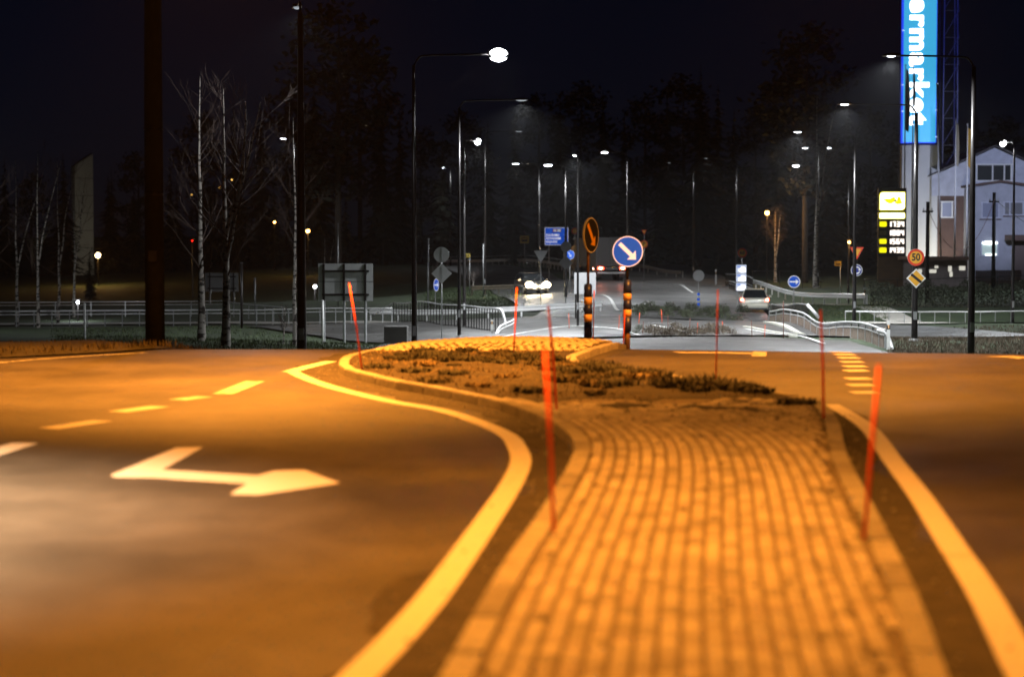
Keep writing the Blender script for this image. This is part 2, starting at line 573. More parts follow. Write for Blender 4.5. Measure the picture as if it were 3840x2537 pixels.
# give-way blocks across the exit lane
gb = [(3243, 1472, 0), (3228, 1444, 1), (3218, 1420, 2), (3210, 1390, 3), (3205, 1374, 4), (3194, 1357, 5), (3182, 1342, 6), (3168, 1330, 7), (3154, 1320, 8), (3140, 1311, 9), (3124, 1304, 10)]
for x, y, i in gb:
    c = G(x, y)
    t = Vector((-0.12, 1, 0)).normalized()
    L = 0.42
    p = [c - t * L / 2, c + t * L / 2]
    upfix(ribbon(p, -0.19, 0.19, 0.006).build('give_way_block', M_PAINT, road, fix=False))
# painted arrows
def flat_poly(name, pix, m, h=0.006):
    vs = []
    for x, y in pix:
        g = G(x, y)
        vs.append((g.x, g.y, zg(g.x, g.y) + h))
    mb = MB().add(vs, [tuple(range(len(vs)))])
    o = mb.build(name, m, road, fix=False)
    bm = bmesh.new()
    bm.from_mesh(o.data)
    bmesh.ops.triangulate(bm, faces=bm.faces)
    bm.to_mesh(o.data)
    bm.free()
    return upfix(o)
flat_poly('turn_arrow', [(414, 1783), (661, 1679), (763, 1677), (608, 1762), (968, 1784), (1028, 1766), (1141, 1763), (1275, 1812), (968, 1857), (862, 1854), (925, 1815), (575, 1792), (430, 1790)], M_PAINT)
flat_poly('turn_arrow', [(2520, 1319), (2700, 1320), (2820, 1323), (2828, 1317), (2876, 1320), (2872, 1336), (2818, 1336), (2820, 1328), (2700, 1325), (2545, 1324)], M_PAINT2)
flat_poly('turn_arrow', [(3690, 1337), (3800, 1335), (3860, 1340), (3820, 1347), (3780, 1341)], M_PAINT2)

def line_far(pix, w=0.16, parent=None, h=0.125):
    p = resample(catmull([W(*q) for q in pix], 8), 0.8)
    return upfix(ribbon(p, -w / 2, w / 2, h, 1).build('edge_line', M_WHITE, parent, fix=False))
rr, mr = bpy.data.objects['roundabout_road'], bpy.data.objects['main_road']
for q in ([(1895, 1262, 84), (2100, 1226, 76), (2210, 1229, 77), (2343, 1243, 81), (2400, 1262, 86)],
          [(2440, 1226, 76), (2540, 1240, 80), (2620, 1262, 86)], [(2795, 1236, 78), (2900, 1254, 82), (3090, 1293, 93)],
          [(2430, 1217, 74), (2560, 1216, 74)], [(2640, 1219, 74), (2740, 1223, 75)]):
    line_far(q, 0.2, rr)
for q in ([(2250, 1110, 51), (2293, 1129, 55), (2318, 1168, 62)], [(2400, 1056, 41), (2500, 1070, 43.5), (2600, 1098, 49)], [(2680, 1118, 52), (2760, 1120, 52)], [(2140, 1085, 46), (2240, 1068, 43)]):
    line_far(q, 0.2, mr, 0.155)

# ------------------------------------------------------------------ the traffic island we stand on
Lp = [(1640, 2537), (1876, 2121), (2022, 1911), (2132, 1734), (2152, 1658), (2095, 1590), (1977, 1540), (1859, 1500), (1657, 1457), (1455, 1422), (1313, 1387), (1270, 1366), (1280, 1342), (1313, 1326), (1455, 1296), (1657, 1272), (1859, 1258), (2020, 1254)]
Rp = [(3561, 2537), (3443, 2214), (3316, 1961), (3182, 1708), (3148, 1582), (3097, 1513), (3032, 1489), (2884, 1460), (2684, 1425), (2472, 1395), (2295, 1371), (2172, 1352), (2160, 1335), (2230, 1308), (2310, 1284), (2352, 1270), (2340, 1263), (2220, 1256)]
KH = 0.13
def world_edge(pp):
    g = [G(x, y, KH) for x, y in pp]
    e = g[0] - (g[1] - g[0]).normalized() * 7.0
    e.z = 0
    g = [e] + g
    c = catmull(g, 8)
    out = [c[0]]
    for q in c[1:]:
        if q.y > out[-1].y + 1e-4:
            out.append(q)
    return out
LE, RE = world_edge(Lp), world_edge(Rp)
LY, LX = [p.y for p in LE], [p.x for p in LE]
RY, RX = [p.y for p in RE], [p.x for p in RE]
def xl(y): return float(np.interp(y, LY, LX))
def xr(y): return float(np.interp(y, RY, RX))
YEND = min(LY[-1], RY[-1])
isl = empty('traffic_island', (0, 0, 0), 'raised traffic island with kerbstones, block paving, soil strip and cobbled nose', 'traffic island')

# kerbstones, one by one
KW = 0.17
def kerb_run(path, side):
    ps = resample([Vector((p.x, p.y, 0)) for p in path], 0.95)
    for a, b in zip(ps, ps[1:]):
        t = (b - a)
        L = t.length
        t.normalize()
        n = Vector((t.y, -t.x, 0)) * side
        a2, b2 = a + t * 0.011, b - t * 0.011
        q = [a2, b2, b2 + n * KW, a2 + n * KW]
        mb = MB()
        dz = R.uniform(-0.006, 0.006)
        vs = []
        for hh, ins in ((-0.12, 0), (KH - 0.025 + dz, 0.004), (KH + dz, 0.028)):
            cen = (a2 + b2) / 2 + n * KW / 2
            for p in q:
                d = cen - p
                pp = p + Vector((d.x, d.y, 0)).normalized() * ins
                vs.append((pp.x, pp.y, zg(p.x, p.y) + hh))
        fs = []
        for r_ in range(2):
            for k in range(4):
                fs.append((r_ * 4 + k, r_ * 4 + (k + 1) % 4, (r_ + 1) * 4 + (k + 1) % 4, (r_ + 1) * 4 + k))
        fs.append((8, 9, 10, 11))
        mb.add(vs, fs)
        mb.build('kerbstone', R.choice(M_KERBS), isl)
kerb_run(LE, 1)
kerb_run(RE, -1)
kerb_run([Vector((xl(YEND), YEND, 0)), Vector(((xl(YEND) + xr(YEND)) / 2, YEND + 0.15, 0)), Vector((xr(YEND), YEND, 0))], 1)

def noise2(x, y, s):
    return math.sin(x * 3.1 * s + 1.3 * math.sin(y * 2.3 * s)) * math.sin(y * 2.7 * s + 1.7 * math.sin(x * 1.9 * s))
# grit and dirt lying in the gutter along both kerbs
M_GUTTER = mat('gutter_dirt', (0.02, 0.017, 0.014), 0.95, col2=(0.05, 0.042, 0.034), scale=3.5, bump=0.5, bscale=30)
for pth, sgn, wd in ((LE, -1, 0.55), (RE, 1, 0.34)):
    gp = [Vector((p.x, p.y, 0)) for p in pth]
    gp = resample(gp, 0.35)
    ww = [sgn * wd * (1 + 0.45 * noise2(p.x, p.y, 0.35) + 0.25 * noise2(p.x, p.y, 1.4)) for p in gp]
    upfix(ribbon(gp, [0.0] * len(gp), ww, 0.003, 1).build('gutter_dirt', M_GUTTER, road, fix=False))

Y_PAVE, Y_COB = 25.5, 36.2          # block paving ends / cobbles start
def island_sheet(name, y0, y1, h, m, amp=0.0, step=0.3, n=14, mound=0.0):
    mb = MB()
    yy = list(np.arange(y0, y1, step)) + [y1]
    for y in yy:
        a, b = xl(y) + KW - 0.02, xr(y) - KW + 0.02
        if b < a + 0.05:
            b = a + 0.05
        for k in range(n + 1):
            x = a + (b - a) * k / n
            e = min(1, 4 * (k / n) * (1 - k / n)) * smooth((y - y0) / 1.0) * smooth((y1 - y) / 1.0 + 0.1)
            mb.v.append((x, y, zg(x, y) + h + amp * e * (0.6 * noise2(x, y, 1.0) + 0.4 * noise2(x, y, 2.3)) + mound * e))
    for j in range(len(yy) - 1):
        for i in range(n):
            mb.f.append((j * (n + 1) + i, j * (n + 1) + i + 1, (j + 1) * (n + 1) + i + 1, (j + 1) * (n + 1) + i))
            mb.mi.append(0)
    return mb.build(name, m, isl, smooth_=True, fix=False)
island_sheet('sand_bed', 3.5, Y_PAVE + 0.4, KH - 0.022, M_JOINT)
island_sheet('soil_strip', Y_PAVE - 2.2, Y_COB, KH - 0.018, M_DIRT, 0.05, 0.12, 40)
MOUND = 0.10
island_sheet('mortar_bed', Y_COB - 0.02, YEND, KH - 0.02, M_JOINT, 0, 0.3, 14, MOUND)

# block pavers in running bond, columns parallel to the kerb
PW, PLN = 0.123, 0.25
def paver_mesh(w, l, i):
    hw, hl, c = w / 2, l / 2, 0.012
    vs = []
    for hh, ins in ((-0.03, 0), (-0.010, 0), (0.0, c)):
        vs += [(-hw + ins, -hl + ins, hh), (hw - ins, -hl + ins, hh), (hw - ins, hl - ins, hh), (-hw + ins, hl - ins, hh)]
    fs = [(r_ * 4 + k, r_ * 4 + (k + 1) % 4, (r_ + 1) * 4 + (k + 1) % 4, (r_ + 1) * 4 + k) for r_ in range(2) for k in range(4)] + [(8, 9, 10, 11)]
    return MB().add(vs, fs)
PM = [paver_mesh(PW - 0.026, PLN - 0.007, i).mesh('paver', M_PAVER[i]) for i in range(6)]
rest = MB()
pav = []
LEs = resample([Vector((p.x, p.y, 0)) for p in LE], 0.05)
cumy = [p.y for p in LEs]
lx_ = np.array([p.x for p in LEs])
k_ = np.exp(-0.5 * (np.arange(-60, 61) / 24.0) ** 2)
k_ /= k_.sum()
lsm = np.convolve(np.pad(lx_, 60, mode='edge'), k_, mode='valid')
pad0 = np.arange(len(lx_)) < 60
LEs = [Vector((float(lx_[i] + (lsm[i] - lx_[i]) * (0 if pad0[i] else smooth((21.5 - p.y) / 3.0))), p.y, 0)) for i, p in enumerate(LEs)]
for col in range(60):
    off = KW + 0.025 + PW * (col + 0.5)
    s0 = (col % 2) * PLN / 2 + R.uniform(-0.03, 0.03)
    k = int(s0 / 0.05)
    while k < len(LEs) - 2:
        p = LEs[k]
        t = (LEs[min(k + 3, len(LEs) - 1)] - LEs[max(0, k - 3)]).normalized()
        n = Vector((t.y, -t.x, 0))
        # beyond the waist the columns keep the direction they had
        q = p + n * off
        k += max(1, int(round(PLN / 0.05))) if col % 1 == 0 else 5
        if q.y < 3.6 or q.y > Y_PAVE + 0.9 * noise2(q.x, 3.0, 0.6) - 0.4:
            continue
        if q.x > xr(q.y) - KW - PW * 0.3 or q.x < xl(q.y) + KW + PW * 0.3:
            continue
        pav.append((q.y, q, math.atan2(-t.x, t.y)))
pav.sort(key=lambda a: abs(a[0] - 12.5))
npv = 0
for y, q, a in pav:
    z = zg(q.x, q.y) + KH - 0.004 + R.uniform(-0.004, 0.004)
    i = R.choice((0, 0, 1, 2, 2, 3, 4, 5, 5))
    if npv < 300 and y > 10.0:
        o = link('paver', PM[i], isl, (q.x, q.y, z))
        o.rotation_euler = (R.uniform(-0.008, 0.008), R.uniform(-0.015, 0.015), a + R.uniform(-0.015, 0.015))
        npv += 1
    else:
        m = Matrix.Translation((q.x, q.y, z)) @ Matrix.Rotation(a + R.uniform(-0.015, 0.015), 4, 'Z')
        o0 = len(rest.v)
        rest.add([m @ v.co for v in PM[i].vertices], [tuple(pl.vertices) for pl in PM[i].polygons], i)
ro = rest.build('pavers', M_PAVER, isl, fix=False)
ro['kind'] = 'stuff'

# cobbles on the nose
def cobble_mesh(seed):
    r = random.Random(seed)
    bm = bmesh.new()
    bmesh.ops.create_icosphere(bm, subdivisions=1, radius=0.5)
    for v in bm.verts:
        v.co = Vector((v.co.x * r.uniform(0.85, 1.1), v.co.y * r.uniform(0.85, 1.1), v.co.z * 0.7 + r.uniform(-0.04, 0.04)))
    me = bpy.data.meshes.new('cobble')
    bm.to_mesh(me)
    bm.free()
    me.materials.append(M_COBBLE)
    me.polygons.foreach_set('use_smooth', [True] * len(me.polygons))
    return me
CM = [cobble_mesh(s) for s in range(5)]
cob = []
y = Y_COB
while y < YEND - 0.1:
    x = xl(y) + KW + R.uniform(0.02, 0.1)
    while x < xr(y) - KW - 0.05:
        cob.append((x, y + R.uniform(-0.03, 0.03)))
        x += R.uniform(0.13, 0.19)
    y += 0.155
cr = MB()
for i, (x, y) in enumerate(cob):
    a, b = xl(y), xr(y)
    kk = (x - a) / max(0.1, b - a)
    e = min(1, 4 * kk * (1 - kk)) * smooth((y - Y_COB + 0.02) / 1.0) * smooth((YEND - y) / 1.0 + 0.1)
    z = zg(x, y) + KH - 0.005 + MOUND * e
    s = R.uniform(0.13, 0.18)
    sc = (s, s, s * R.uniform(0.5, 0.8))
    me = CM[i % 5]
    rz = R.uniform(0, 6.3)
    if i < 300:
        o = link('cobble', me, isl, (x, y, z))
        o.scale = sc
        o.rotation_euler = (R.uniform(-.15, .15), R.uniform(-.15, .15), rz)
    else:
        m = Matrix.Translation((x, y, z)) @ Matrix.Rotation(rz, 4, 'Z') @ Matrix.Diagonal((*sc, 1))
        cr.add([m @ v.co for v in me.vertices], [tuple(p.vertices) for p in me.polygons])
co = cr.build('cobbles', M_COBBLE, isl, smooth_=True, fix=False)
co['kind'] = 'stuff'

# tufts, dry grass and pebbles on the soil strip
def blades(mb, c, n, rad, hgt, w, r, lean=0.6, k=0):
    for _ in range(n):
        an, rr_ = r.uniform(0, 6.283), rad * math.sqrt(r.random())
        bx, by = c[0] + rr_ * math.cos(an), c[1] + rr_ * math.sin(an)
        h = hgt * r.uniform(0.5, 1.1)
        la = r.uniform(0, 6.283)
        lx, ly = math.cos(la) * h * lean * r.random(), math.sin(la) * h * lean * r.random()
        px, py = -math.sin(la) * w, math.cos(la) * w
        z = c[2]
        mb.add([(bx - px, by - py, z), (bx + px, by + py, z), (bx + lx * .5 + px * .7, by + ly * .5 + py * .7, z + h * .6), (bx + lx * .5 - px * .7, by + ly * .5 - py * .7, z + h * .6), (bx + lx, by + ly, z + h)],
               [(0, 1, 2, 3), (3, 2, 4)], k)
tufts = [(1500, 1345, .8), (1625, 1338, 1.5), (1690, 1340, 1.0), (1742, 1350, 1.0), (1800, 1352, .8), (1880, 1362, .9), (1935, 1342, 1.2), (2000, 1346, 1.1), (2060, 1352, 1.0), (2090, 1385, .9), (2160, 1390, 1.0), (2215, 1373, 1.1), (2270, 1386, 1.2), (2330, 1405, 1.2), (2400, 1401, 1.0), (2445, 1408, .9), (2300, 1440, 1.1), (2520, 1440, 1.0), (2600, 1440, 1.4), (2670, 1447, 1.3), (2730, 1450, 1.0), (2790, 1458, .9), (2860, 1468, .8), (1560, 1392, .7), (1700, 1400, .7), (1420, 1376, .7), (3010, 1512, .8)]
tr_ = random.Random(91)
for _ in range(34):
    yy = tr_.uniform(Y_PAVE + 0.6, Y_COB)
    xx = tr_.uniform(xl(yy) + 0.4, max(xl(yy) + 0.5, xr(yy) - 0.4))
    d_ = F / yy
    tufts.append((CX + xx * d_, 865 + (CAMZ - KH) * d_, tr_.uniform(0.35, 0.9)))
for i, (x, y, s) in enumerate(tufts):
    g = G(x, y, KH)
    g.x = min(max(g.x, xl(g.y) + 0.4), xr(g.y) - 0.35)
    g.z = zg(g.x, g.y) + KH - 0.01
    mb = MB()
    r = random.Random(i)
    blades(mb, (0, 0, 0), 190, 0.34 * s, 0.12 * s, 0.011, r, 2.2)
    s *= 1.25
    mb.sphere((0, 0, 0.0), (0.2 * s, 0.17 * s, 0.07 * s), 9, 6)
    o = mb.build('grass_tuft', M_DARKTUFT, None, fix=False, loc=g)
    o.data.materials.clear()
    o.data.materials.append(M_DARKTUFT if i < 27 else r.choice((M_DARKTUFT, M_DRY, M_TUFT2)))
    tag(o, 'low dark grass tuft growing on the soil strip of the island', 'grass tuft', 'dark tufts on the island soil')
gr = MB()
r = random.Random(5)
for _ in range(700):
    y = r.uniform(Y_PAVE + 0.2, Y_COB + 0.3)
    x = r.uniform(xl(y) + 0.25, max(xl(y) + 0.3, xr(y) - 0.25))
    blades(gr, (x, y, zg(x, y) + KH - 0.01), 3, 0.10, 0.05, 0.008, r, 1.8)
go = gr.build('grass', M_DRY, None, fix=False)
go['kind'] = 'stuff'
tag(go, 'sparse dry grass over the soil strip of the island', 'grass')
pb = MB()
for _ in range(500):
    if r.random() < 0.6:
        y = r.uniform(10, 34)
        sd = r.random() < 0.5
        x = (xl(y) - abs(r.gauss(0, 0.25)) - 0.02) if sd else (xr(y) + abs(r.gauss(0, 0.2)) + 0.02)
        z = zg(x, y)
    else:
        y = r.uniform(Y_PAVE - 3, Y_COB)
        x = r.uniform(xl(y) + .2, max(xl(y) + .3, xr(y) - .2))
        z = zg(x, y) + KH
    s = r.uniform(0.006, 0.022)
    pb.sphere((x, y, z + s * .4), (s, s * .8, s * .6), 5, 3)
po = pb.build('gravel', M_KERB, None, fix=False)
po['kind'] = 'stuff'
tag(po, 'loose grit along the island kerbs', 'gravel')

lf = MB()
for _ in range(330):
    if r.random() < 0.45:
        y = r.uniform(9.5, 26)
        x = xr(y) - KW - abs(r.gauss(0, 0.10)) if r.random() < 0.75 else xl(y) + KW + abs(r.gauss(0, 0.12))
    elif r.random() < 0.6:
        y = Y_PAVE - abs(r.gauss(0, 2.2))
        x = r.uniform(xl(y) + .25, xr(y) - .25)
    else:
        y = r.uniform(9.5, 24)
        x = r.uniform(xl(y) + .25, xr(y) - .25)
    s = r.uniform(0.012, 0.035)
    a = r.uniform(0, 6.3)
    z = zg(x, y) + KH + 0.004
    pts_ = [(x + s * r.uniform(.6, 1.2) * math.cos(a + t * 1.257), y + s * r.uniform(.6, 1.2) * math.sin(a + t * 1.257), z + r.uniform(0, .012)) for t in range(5)]
    lf.add(pts_ + [(x, y, z + 0.016)], [(t, (t + 1) % 5, 5) for t in range(5)])
lo_ = lf.build('leaf_litter', mat('dead_leaf', (0.03, 0.018, 0.01), 0.9, var=0.4, scale=3), None, fix=False)
lo_['kind'] = 'stuff'
tag(lo_, 'dead leaves and crumbs of soil on the block paving', 'leaf litter')

# verge on the far side of the oncoming lane
vm = MB()
vy = list(np.arange(33, 52, 0.5))
for y in vy:
    e = ledge(y) - 0.15
    for k in range(9):
        x = e - 16 * (k / 8) ** 1.6
        vm.v.append((x, y, zg(x, y) + 0.02 + (0.13 + 0.05 * noise2(x, y, 0.5)) * smooth(k / 2.0)))
for j in range(len(vy) - 1):
    for i in range(8):
        vm.f.append((j * 9 + i + 1, j * 9 + i, (j + 1) * 9 + i, (j + 1) * 9 + i + 1))
        vm.mi.append(0)
struct(upfix(vm.build('verge', mat('verge_grass', (0.035, 0.03, 0.014), 0.95, var=0.45, scale=1.1, bump=0.6, bscale=14), smooth_=True, fix=False)))
vb = MB()
for _ in range(2600):
    y = r.uniform(33.5, 47)
    x = ledge(y) - 0.2 - 13 * r.random() ** 1.5
    blades(vb, (x, y, zg(x, y) + 0.06), 3, 0.15, 0.14, 0.010, r, 0.9)
vo = vb.build('grass', mat('verge_blade', (0.055, 0.042, 0.02), 0.9, var=0.4, scale=2), None, fix=False)
vo['kind'] = 'stuff'
tag(vo, 'short autumn grass on the verge beside the oncoming lane', 'grass')

# ------------------------------------------------------------------ street lamps
def base_at(px, ppm, ppyhint=None):
    p = W(px, YH, ppm)
    return Vector((p.x, p.y, zg(p.x, p.y)))

def zat(py, ppm):
    return CAMZ - (py - YH) / ppm

def spot(parent, loc, power, col, size=150, blend=0.5, rot=(0, 0, 0), rad=0.12):
    l = bpy.data.lights.new('lamp_light', 'SPOT')
    l.energy, l.color = power, col
    l.spot_size, l.spot_blend, l.shadow_soft_size = math.radians(size), blend, rad
    o = bpy.data.objects.new('lamp_light', l)
    C.objects.link(o)
    o.parent = parent
    o.location = loc
    o.rotation_euler = rot
    return o

BLEND = {}
def street_lamp(label, px, ppm, lx, ly, power=600, lens=None, tilt=0.0, r0=0.085, col=LED, dy=0.0, size=157, hs=1.0, lenk=1.0, polem=None, group='street lamps on grey steel poles', pos=None, head=None):
    lens = lens or M_LENS
    b = pos or base_at(px, ppm)
    hd = head or Vector(((lx - px) / ppm, dy, zat(ly, ppm) - b.z))
    root = empty('street_lamp', b, label, 'street lamp', group)
    top = hd.z
    pm = polem or M_POLE
    MB().tube([(0, 0, -0.3), (0, 0, 0.6), (0, 0, top * 0.55), (0, 0, top - 0.35)], [r0 * 1.15, r0 * 1.1, r0 * 0.85, r0 * 0.6], 10).build('pole', pm, root, True)
    MB().tube([(0, 0, 0), (0, 0, 0.10)], [r0 * 1.9, r0 * 1.7], 10).build('foot', M_GALV, root)
    MB().box((0, -r0 * 1.02, 1.1), (r0 * 1.2, 0.03, 0.35)).build('service_hatch', M_GALV, root)
    arm = [Vector((0, 0, top - 0.4)), Vector((hd.x * 0.06, hd.y * 0.06, top - 0.12)), Vector((hd.x * 0.2, hd.y * 0.2, top)), Vector((hd.x, hd.y, top + 0.04))]
    MB().tube(catmull(arm, 4), 0.035, 8).build('arm', pm, root, True)
    h = MB()
    ax = Vector((hd.x, hd.y, 0)).normalized() if abs(hd.x) + abs(hd.y) > 0.05 else Vector((1, 0, 0))
    an = math.atan2(ax.y, ax.x)
    hl = 0.62 * hs
    hx, hy = hd.x + ax.x * hl / 2, hd.y + ax.y * hl / 2
    head = bpy.data.objects.new('head', MB().prism([(-hl / 2, 0.02), (-hl / 2, 0.09), (-hl * .2, 0.13), (hl * .35, 0.10), (hl / 2, 0.05), (hl / 2, 0.02)], -0.14 * hs, 0.14 * hs).mesh('head', pm))
    C.objects.link(head)
    head.parent = root
    head.location = (hx, hy, top)
    head.rotation_euler = (tilt, 0, an)
    lo = bpy.data.objects.new('lens', MB().sphere((0, 0, 0.015), (hl * 0.40 * min(lenk, 1.2), 0.11 * hs * lenk, 0.05 * lenk if lenk < 1.25 else 0.13 * lenk), 12, 6).mesh('lens', lens, True))
    C.objects.link(lo)
    lo.parent = head
    if power:
        spot(root, (hx, hy, top - 0.12), power * ((0.50 if ppm > 60 or ppm == 1 else 0.26) if col is LED else 1.0), col, size, 0.35 if col is LED else 1.0)
    return root

M_LENSFAINT = mat('lamp_lens_faint', (0.5, 0.5, 0.5), 0.3, emit=(0.8, 0.9, 1.0), estr=0.05, sample=False)
M_LENSBIG = mat('lamp_lens_bright', (0.8, 0.8, 0.8), 0.3, emit=(0.9, 0.95, 1.0), estr=16.0, sample=False)
lp = street_lamp('tall lamp whose white lens glares brightest of all, on a long arm over the road', 1553, 105, 1832, 212, 2600, M_LENSBIG, 0.75, 0.095, hs=1.15, lenk=1.9)
street_lamp('lamp with a long thin arm and a lens seen edge on, behind the brightest lamp', 1722, 81, 1930, 380, 2200, M_LENSFAINT, 0, 0.08)
street_lamp('lamp with a short curved arm and round glaring lens beside the paired thin poles', 1741, 72, 1782, 527, 1500, M_LENSBIG, 0.55, 0.085, dy=1.6, lenk=1.3)
street_lamp('distant lamp on a thin pole at the top of the bending ramp', 1818, 50, 1930, 495, 700, M_LENSFAINT, 0, 0.09)
street_lamp('lamp on the thin pole between the yellow bus board and the blue direction board', 2023, 52, 1950, 616, 1200, M_LENSDIM, 0, 0.075)
street_lamp('lamp on the dark pole standing in front of the blue direction board', 2122, 54, 2072, 622, 1500, M_LENS, 0.35, 0.10, lenk=1.1)
street_lamp('lamp with a pale thin pole rising between the two striped columns', 2167, 76, 2160, 580, 1500, M_LENS, 0.3, 0.06, dy=1.4, lenk=0.8)
street_lamp('lamp on the dark pole hidden behind the large blue arrow disc', 2352, 50, 2282, 574, 1800, M_LENS, 0.3, 0.08)
street_lamp('unlit looking lamp on a faint thin pole over the main road', 2600, 38, 2520, 612, 500, M_LENSFAINT, 0, 0.09, lenk=0.5)
street_lamp('faint lamp on the tall thin pole behind the white reflective board', 2762, 45, 2660, 596, 700, M_LENSFAINT, 0, 0.08, lenk=0.5)
street_lamp('lamp on the dark pole in front of the roundabout disc sign', 3205, 71, 3010, 498, 2200, M_LENS, 0, 0.10, lenk=0.75)
street_lamp('lamp on the thin pole just behind the roundabout disc sign', 3182, 50, 2998, 624, 1500, M_LENSBIG, 0.5, 0.08)
street_lamp('lamp on the tall dark pole that carries the fifty limit sign', 3432, 87, 3190, 396, 2200, M_LENS, 0, 0.125, lenk=0.7)
street_lamp('tallest dark lamp pole, its arm crossing the tall blue sign', 3645, 105, 3368, 217, 2400, M_LENSDIM, 0, 0.115, lenk=0.6)
street_lamp('lamp with a glaring oval lens in front of the white gabled house', 3800, 69, 3790, 534, 1900, M_LENSBIG, 0.5, 0.085, dy=1.5, lenk=1.35)
street_lamp('thick dark lamp pole beside the slender birch and small sapling', 1130, 125, 1100, 10, 260, M_LENSFAINT, 0, 0.135, dy=1.5)
street_lamp('small far lamp on a pole behind the slender birch', 1105, 45, 1078, 522, 700, M_LENSDIM, 0, 0.07)
street_lamp('far lamp seen from beneath on the wooded slope by the ramp', 1690, 30, 1672, 630, 300, M_LENSDIM, 0, 0.08, lenk=0.5)
dl = street_lamp('far double headed lamp standing beside the white birch trunk', 3068, 42, 3030, 557, 900, M_LENSDIM, 0, 0.08)
MB().tube([(0, 0, zat(557, 42) - dl.location.z), (0.75, 0, zat(556, 42) - dl.location.z)], 0.035).build('arm', M_POLE, dl)
MB().sphere((0.9, 0, zat(557, 42) - dl.location.z), (0.2, 0.1, 0.05), 10, 5).build('lens', M_LENSDIM, dl)

street_lamp('steel lamp pole over the footpath before the dim birches', -420, 72, -230, 330, 420, M_LENS, 0, 0.085)
# sodium lamps that light the near road
woodpos = G(582, 1296)
woodpos.z = zg(woodpos.x, woodpos.y)
wp_ = empty('utility_pole', woodpos, 'thick dark wooden pole on the verge beside the oncoming lane', 'utility pole', 'dark wooden utility poles')
MB().tube([(0, 0, -0.4), (0, 0, 5), (0.03, 0, 11)], [0.20, 0.18, 0.15], 16).build('shaft', M_WOODPOLE, wp_, True)
MB().box((0, -0.2, 1.9), (0.16, 0.05, 0.22)).build('number_tag', M_POLE, wp_)
for hh in (3.1, 4.4):
    MB().tube([(0, 0, hh), (0, 0, hh + 0.05)], 0.197, 16).build('strap', M_POLE, wp_)
p1 = Vector((-13.0, 33.0, zg(-13, 33)))
street_lamp('wooden pole with a sodium lamp standing on the far verge of the oncoming lane', 0, 1, 0, 0, 5900, M_LENSOR, 0, 0.16, SODIUM, polem=M_WOODPOLE, group='wooden poles with sodium lamps', pos=p1, head=Vector((8.4, -1.4, 9.6)), size=102)
p4 = Vector((14.6, 34.0, zg(14.6, 34)))
street_lamp('wooden pole with a sodium lamp standing beside the exit lane', 0, 1, 0, 0, 2500, M_LENSOR, 0, 0.16, SODIUM, polem=M_WOODPOLE, group='wooden poles with sodium lamps', pos=p4, head=Vector((-8.4, 0.6, 9.4)), size=118)
p2 = Vector((-11.0, 17.0, zg(-11, 17)))
street_lamp('wooden pole with sodium lamp standing where the oncoming lane begins', 0, 1, 0, 0, 1800, M_LENSOR, 0, 0.16, SODIUM, polem=M_WOODPOLE, group='wooden poles with sodium lamps', pos=p2, head=Vector((9.7, -2.2, 9.2)), size=120)
p3 = Vector((-11.5, 13.0, zg(-11.5, 13)))
street_lamp('steel pole with a warm white lamp over the oncoming lane', 0, 1, 0, 0, 3000, M_LENS, 0, 0.08, (1.0, 0.70, 0.40), group='wooden poles with sodium lamps', pos=p3, head=Vector((3.9, 2.6, 6.8)), size=94)

# small orange lamps far off
def small_lamp(label, px, py, ppm, gy, power=40, r=0.13, col=None, lens=None):
    b = base_at(px, ppm)
    root = empty('lamp_post', b, label, 'lamp post', 'small far lamps')
    h = zat(py, ppm) - b.z
    MB().tube([(0, 0, -0.2), (0, 0, h)], [0.06, 0.04], 8).build('pole', M_POLE, root)
    MB().box((0, 0, h + 0.16), (0.34, 0.34, 0.05)).build('cap', M_POLE, root)
    MB().sphere((0, 0, h), r, 10, 8).build('lens', lens or M_LENSOR, root)
    if power:
        l = bpy.data.lights.new('lamp_light', 'POINT')
        l.energy, l.color, l.shadow_soft_size = power, col or (1, .5, .12), 0.2
        o = bpy.data.objects.new('lamp_light', l)
        C.objects.link(o)
        o.parent = root
        o.location = (0, -0.4, h - 0.1)
    return root
M_LENSWARM = mat('lamp_lens_warm', (0.8, 0.7, 0.5), 0.3, emit=(1.0, 0.74, 0.36), estr=10.0, sample=False)
small_lamp('warm glaring lamp among dark trees beside the grey tower block', 367, 957, 36, 0, 90, 0.26, lens=M_LENSWARM)
small_lamp('twin orange lamp beyond the slender birch', 1155, 866, 34, 0, 60, 0.2)
small_lamp('tiny orange lamp on the far slope behind the paired birches', 1030, 833, 32, 0, 10, 0.12)
small_lamp('orange lamp on a short post behind the warning triangle', 3184, 908, 52, 0, 40, 0.09)
small_lamp('white lamp low beside the large sign back', 1180, 1074, 44, 0, 40, 0.14, LED, M_LENS)
small_lamp('white lamp just above the footpath railing', 290, 1133, 58, 0, 25, 0.10, LED, M_LENS)
small_lamp('orange lamp shining into a bare tree on the dark slope', 2876, 798, 40, 0, 110, 0.2)
for i, (x, y) in enumerate(((720, 731), (826, 704), (871, 675), (790, 738))):
    small_lamp(('dim yellow lamp on the hill, lowest of the four in the birch branches', 'dim yellow lamp on the hill between birch trunks', 'dim yellow lamp highest on the hill behind the birches', 'dim pale lamp on the hill under the yellow ones')[i], x, y, 22, 0, 0, 0.13, lens=mat('lamp_lens_yellow', (0.5, 0.4, 0.2), 0.4, emit=(1, .55, .12), estr=0.35, sample=False))
small_lamp('small red signal lamp beyond the birch branches', 721, 903, 40, 0, 0, 0.06, lens=mat('lamp_lens_red', (0.5, 0.05, 0.03), 0.4, emit=(1, .01, .005), estr=1.2, sample=False))

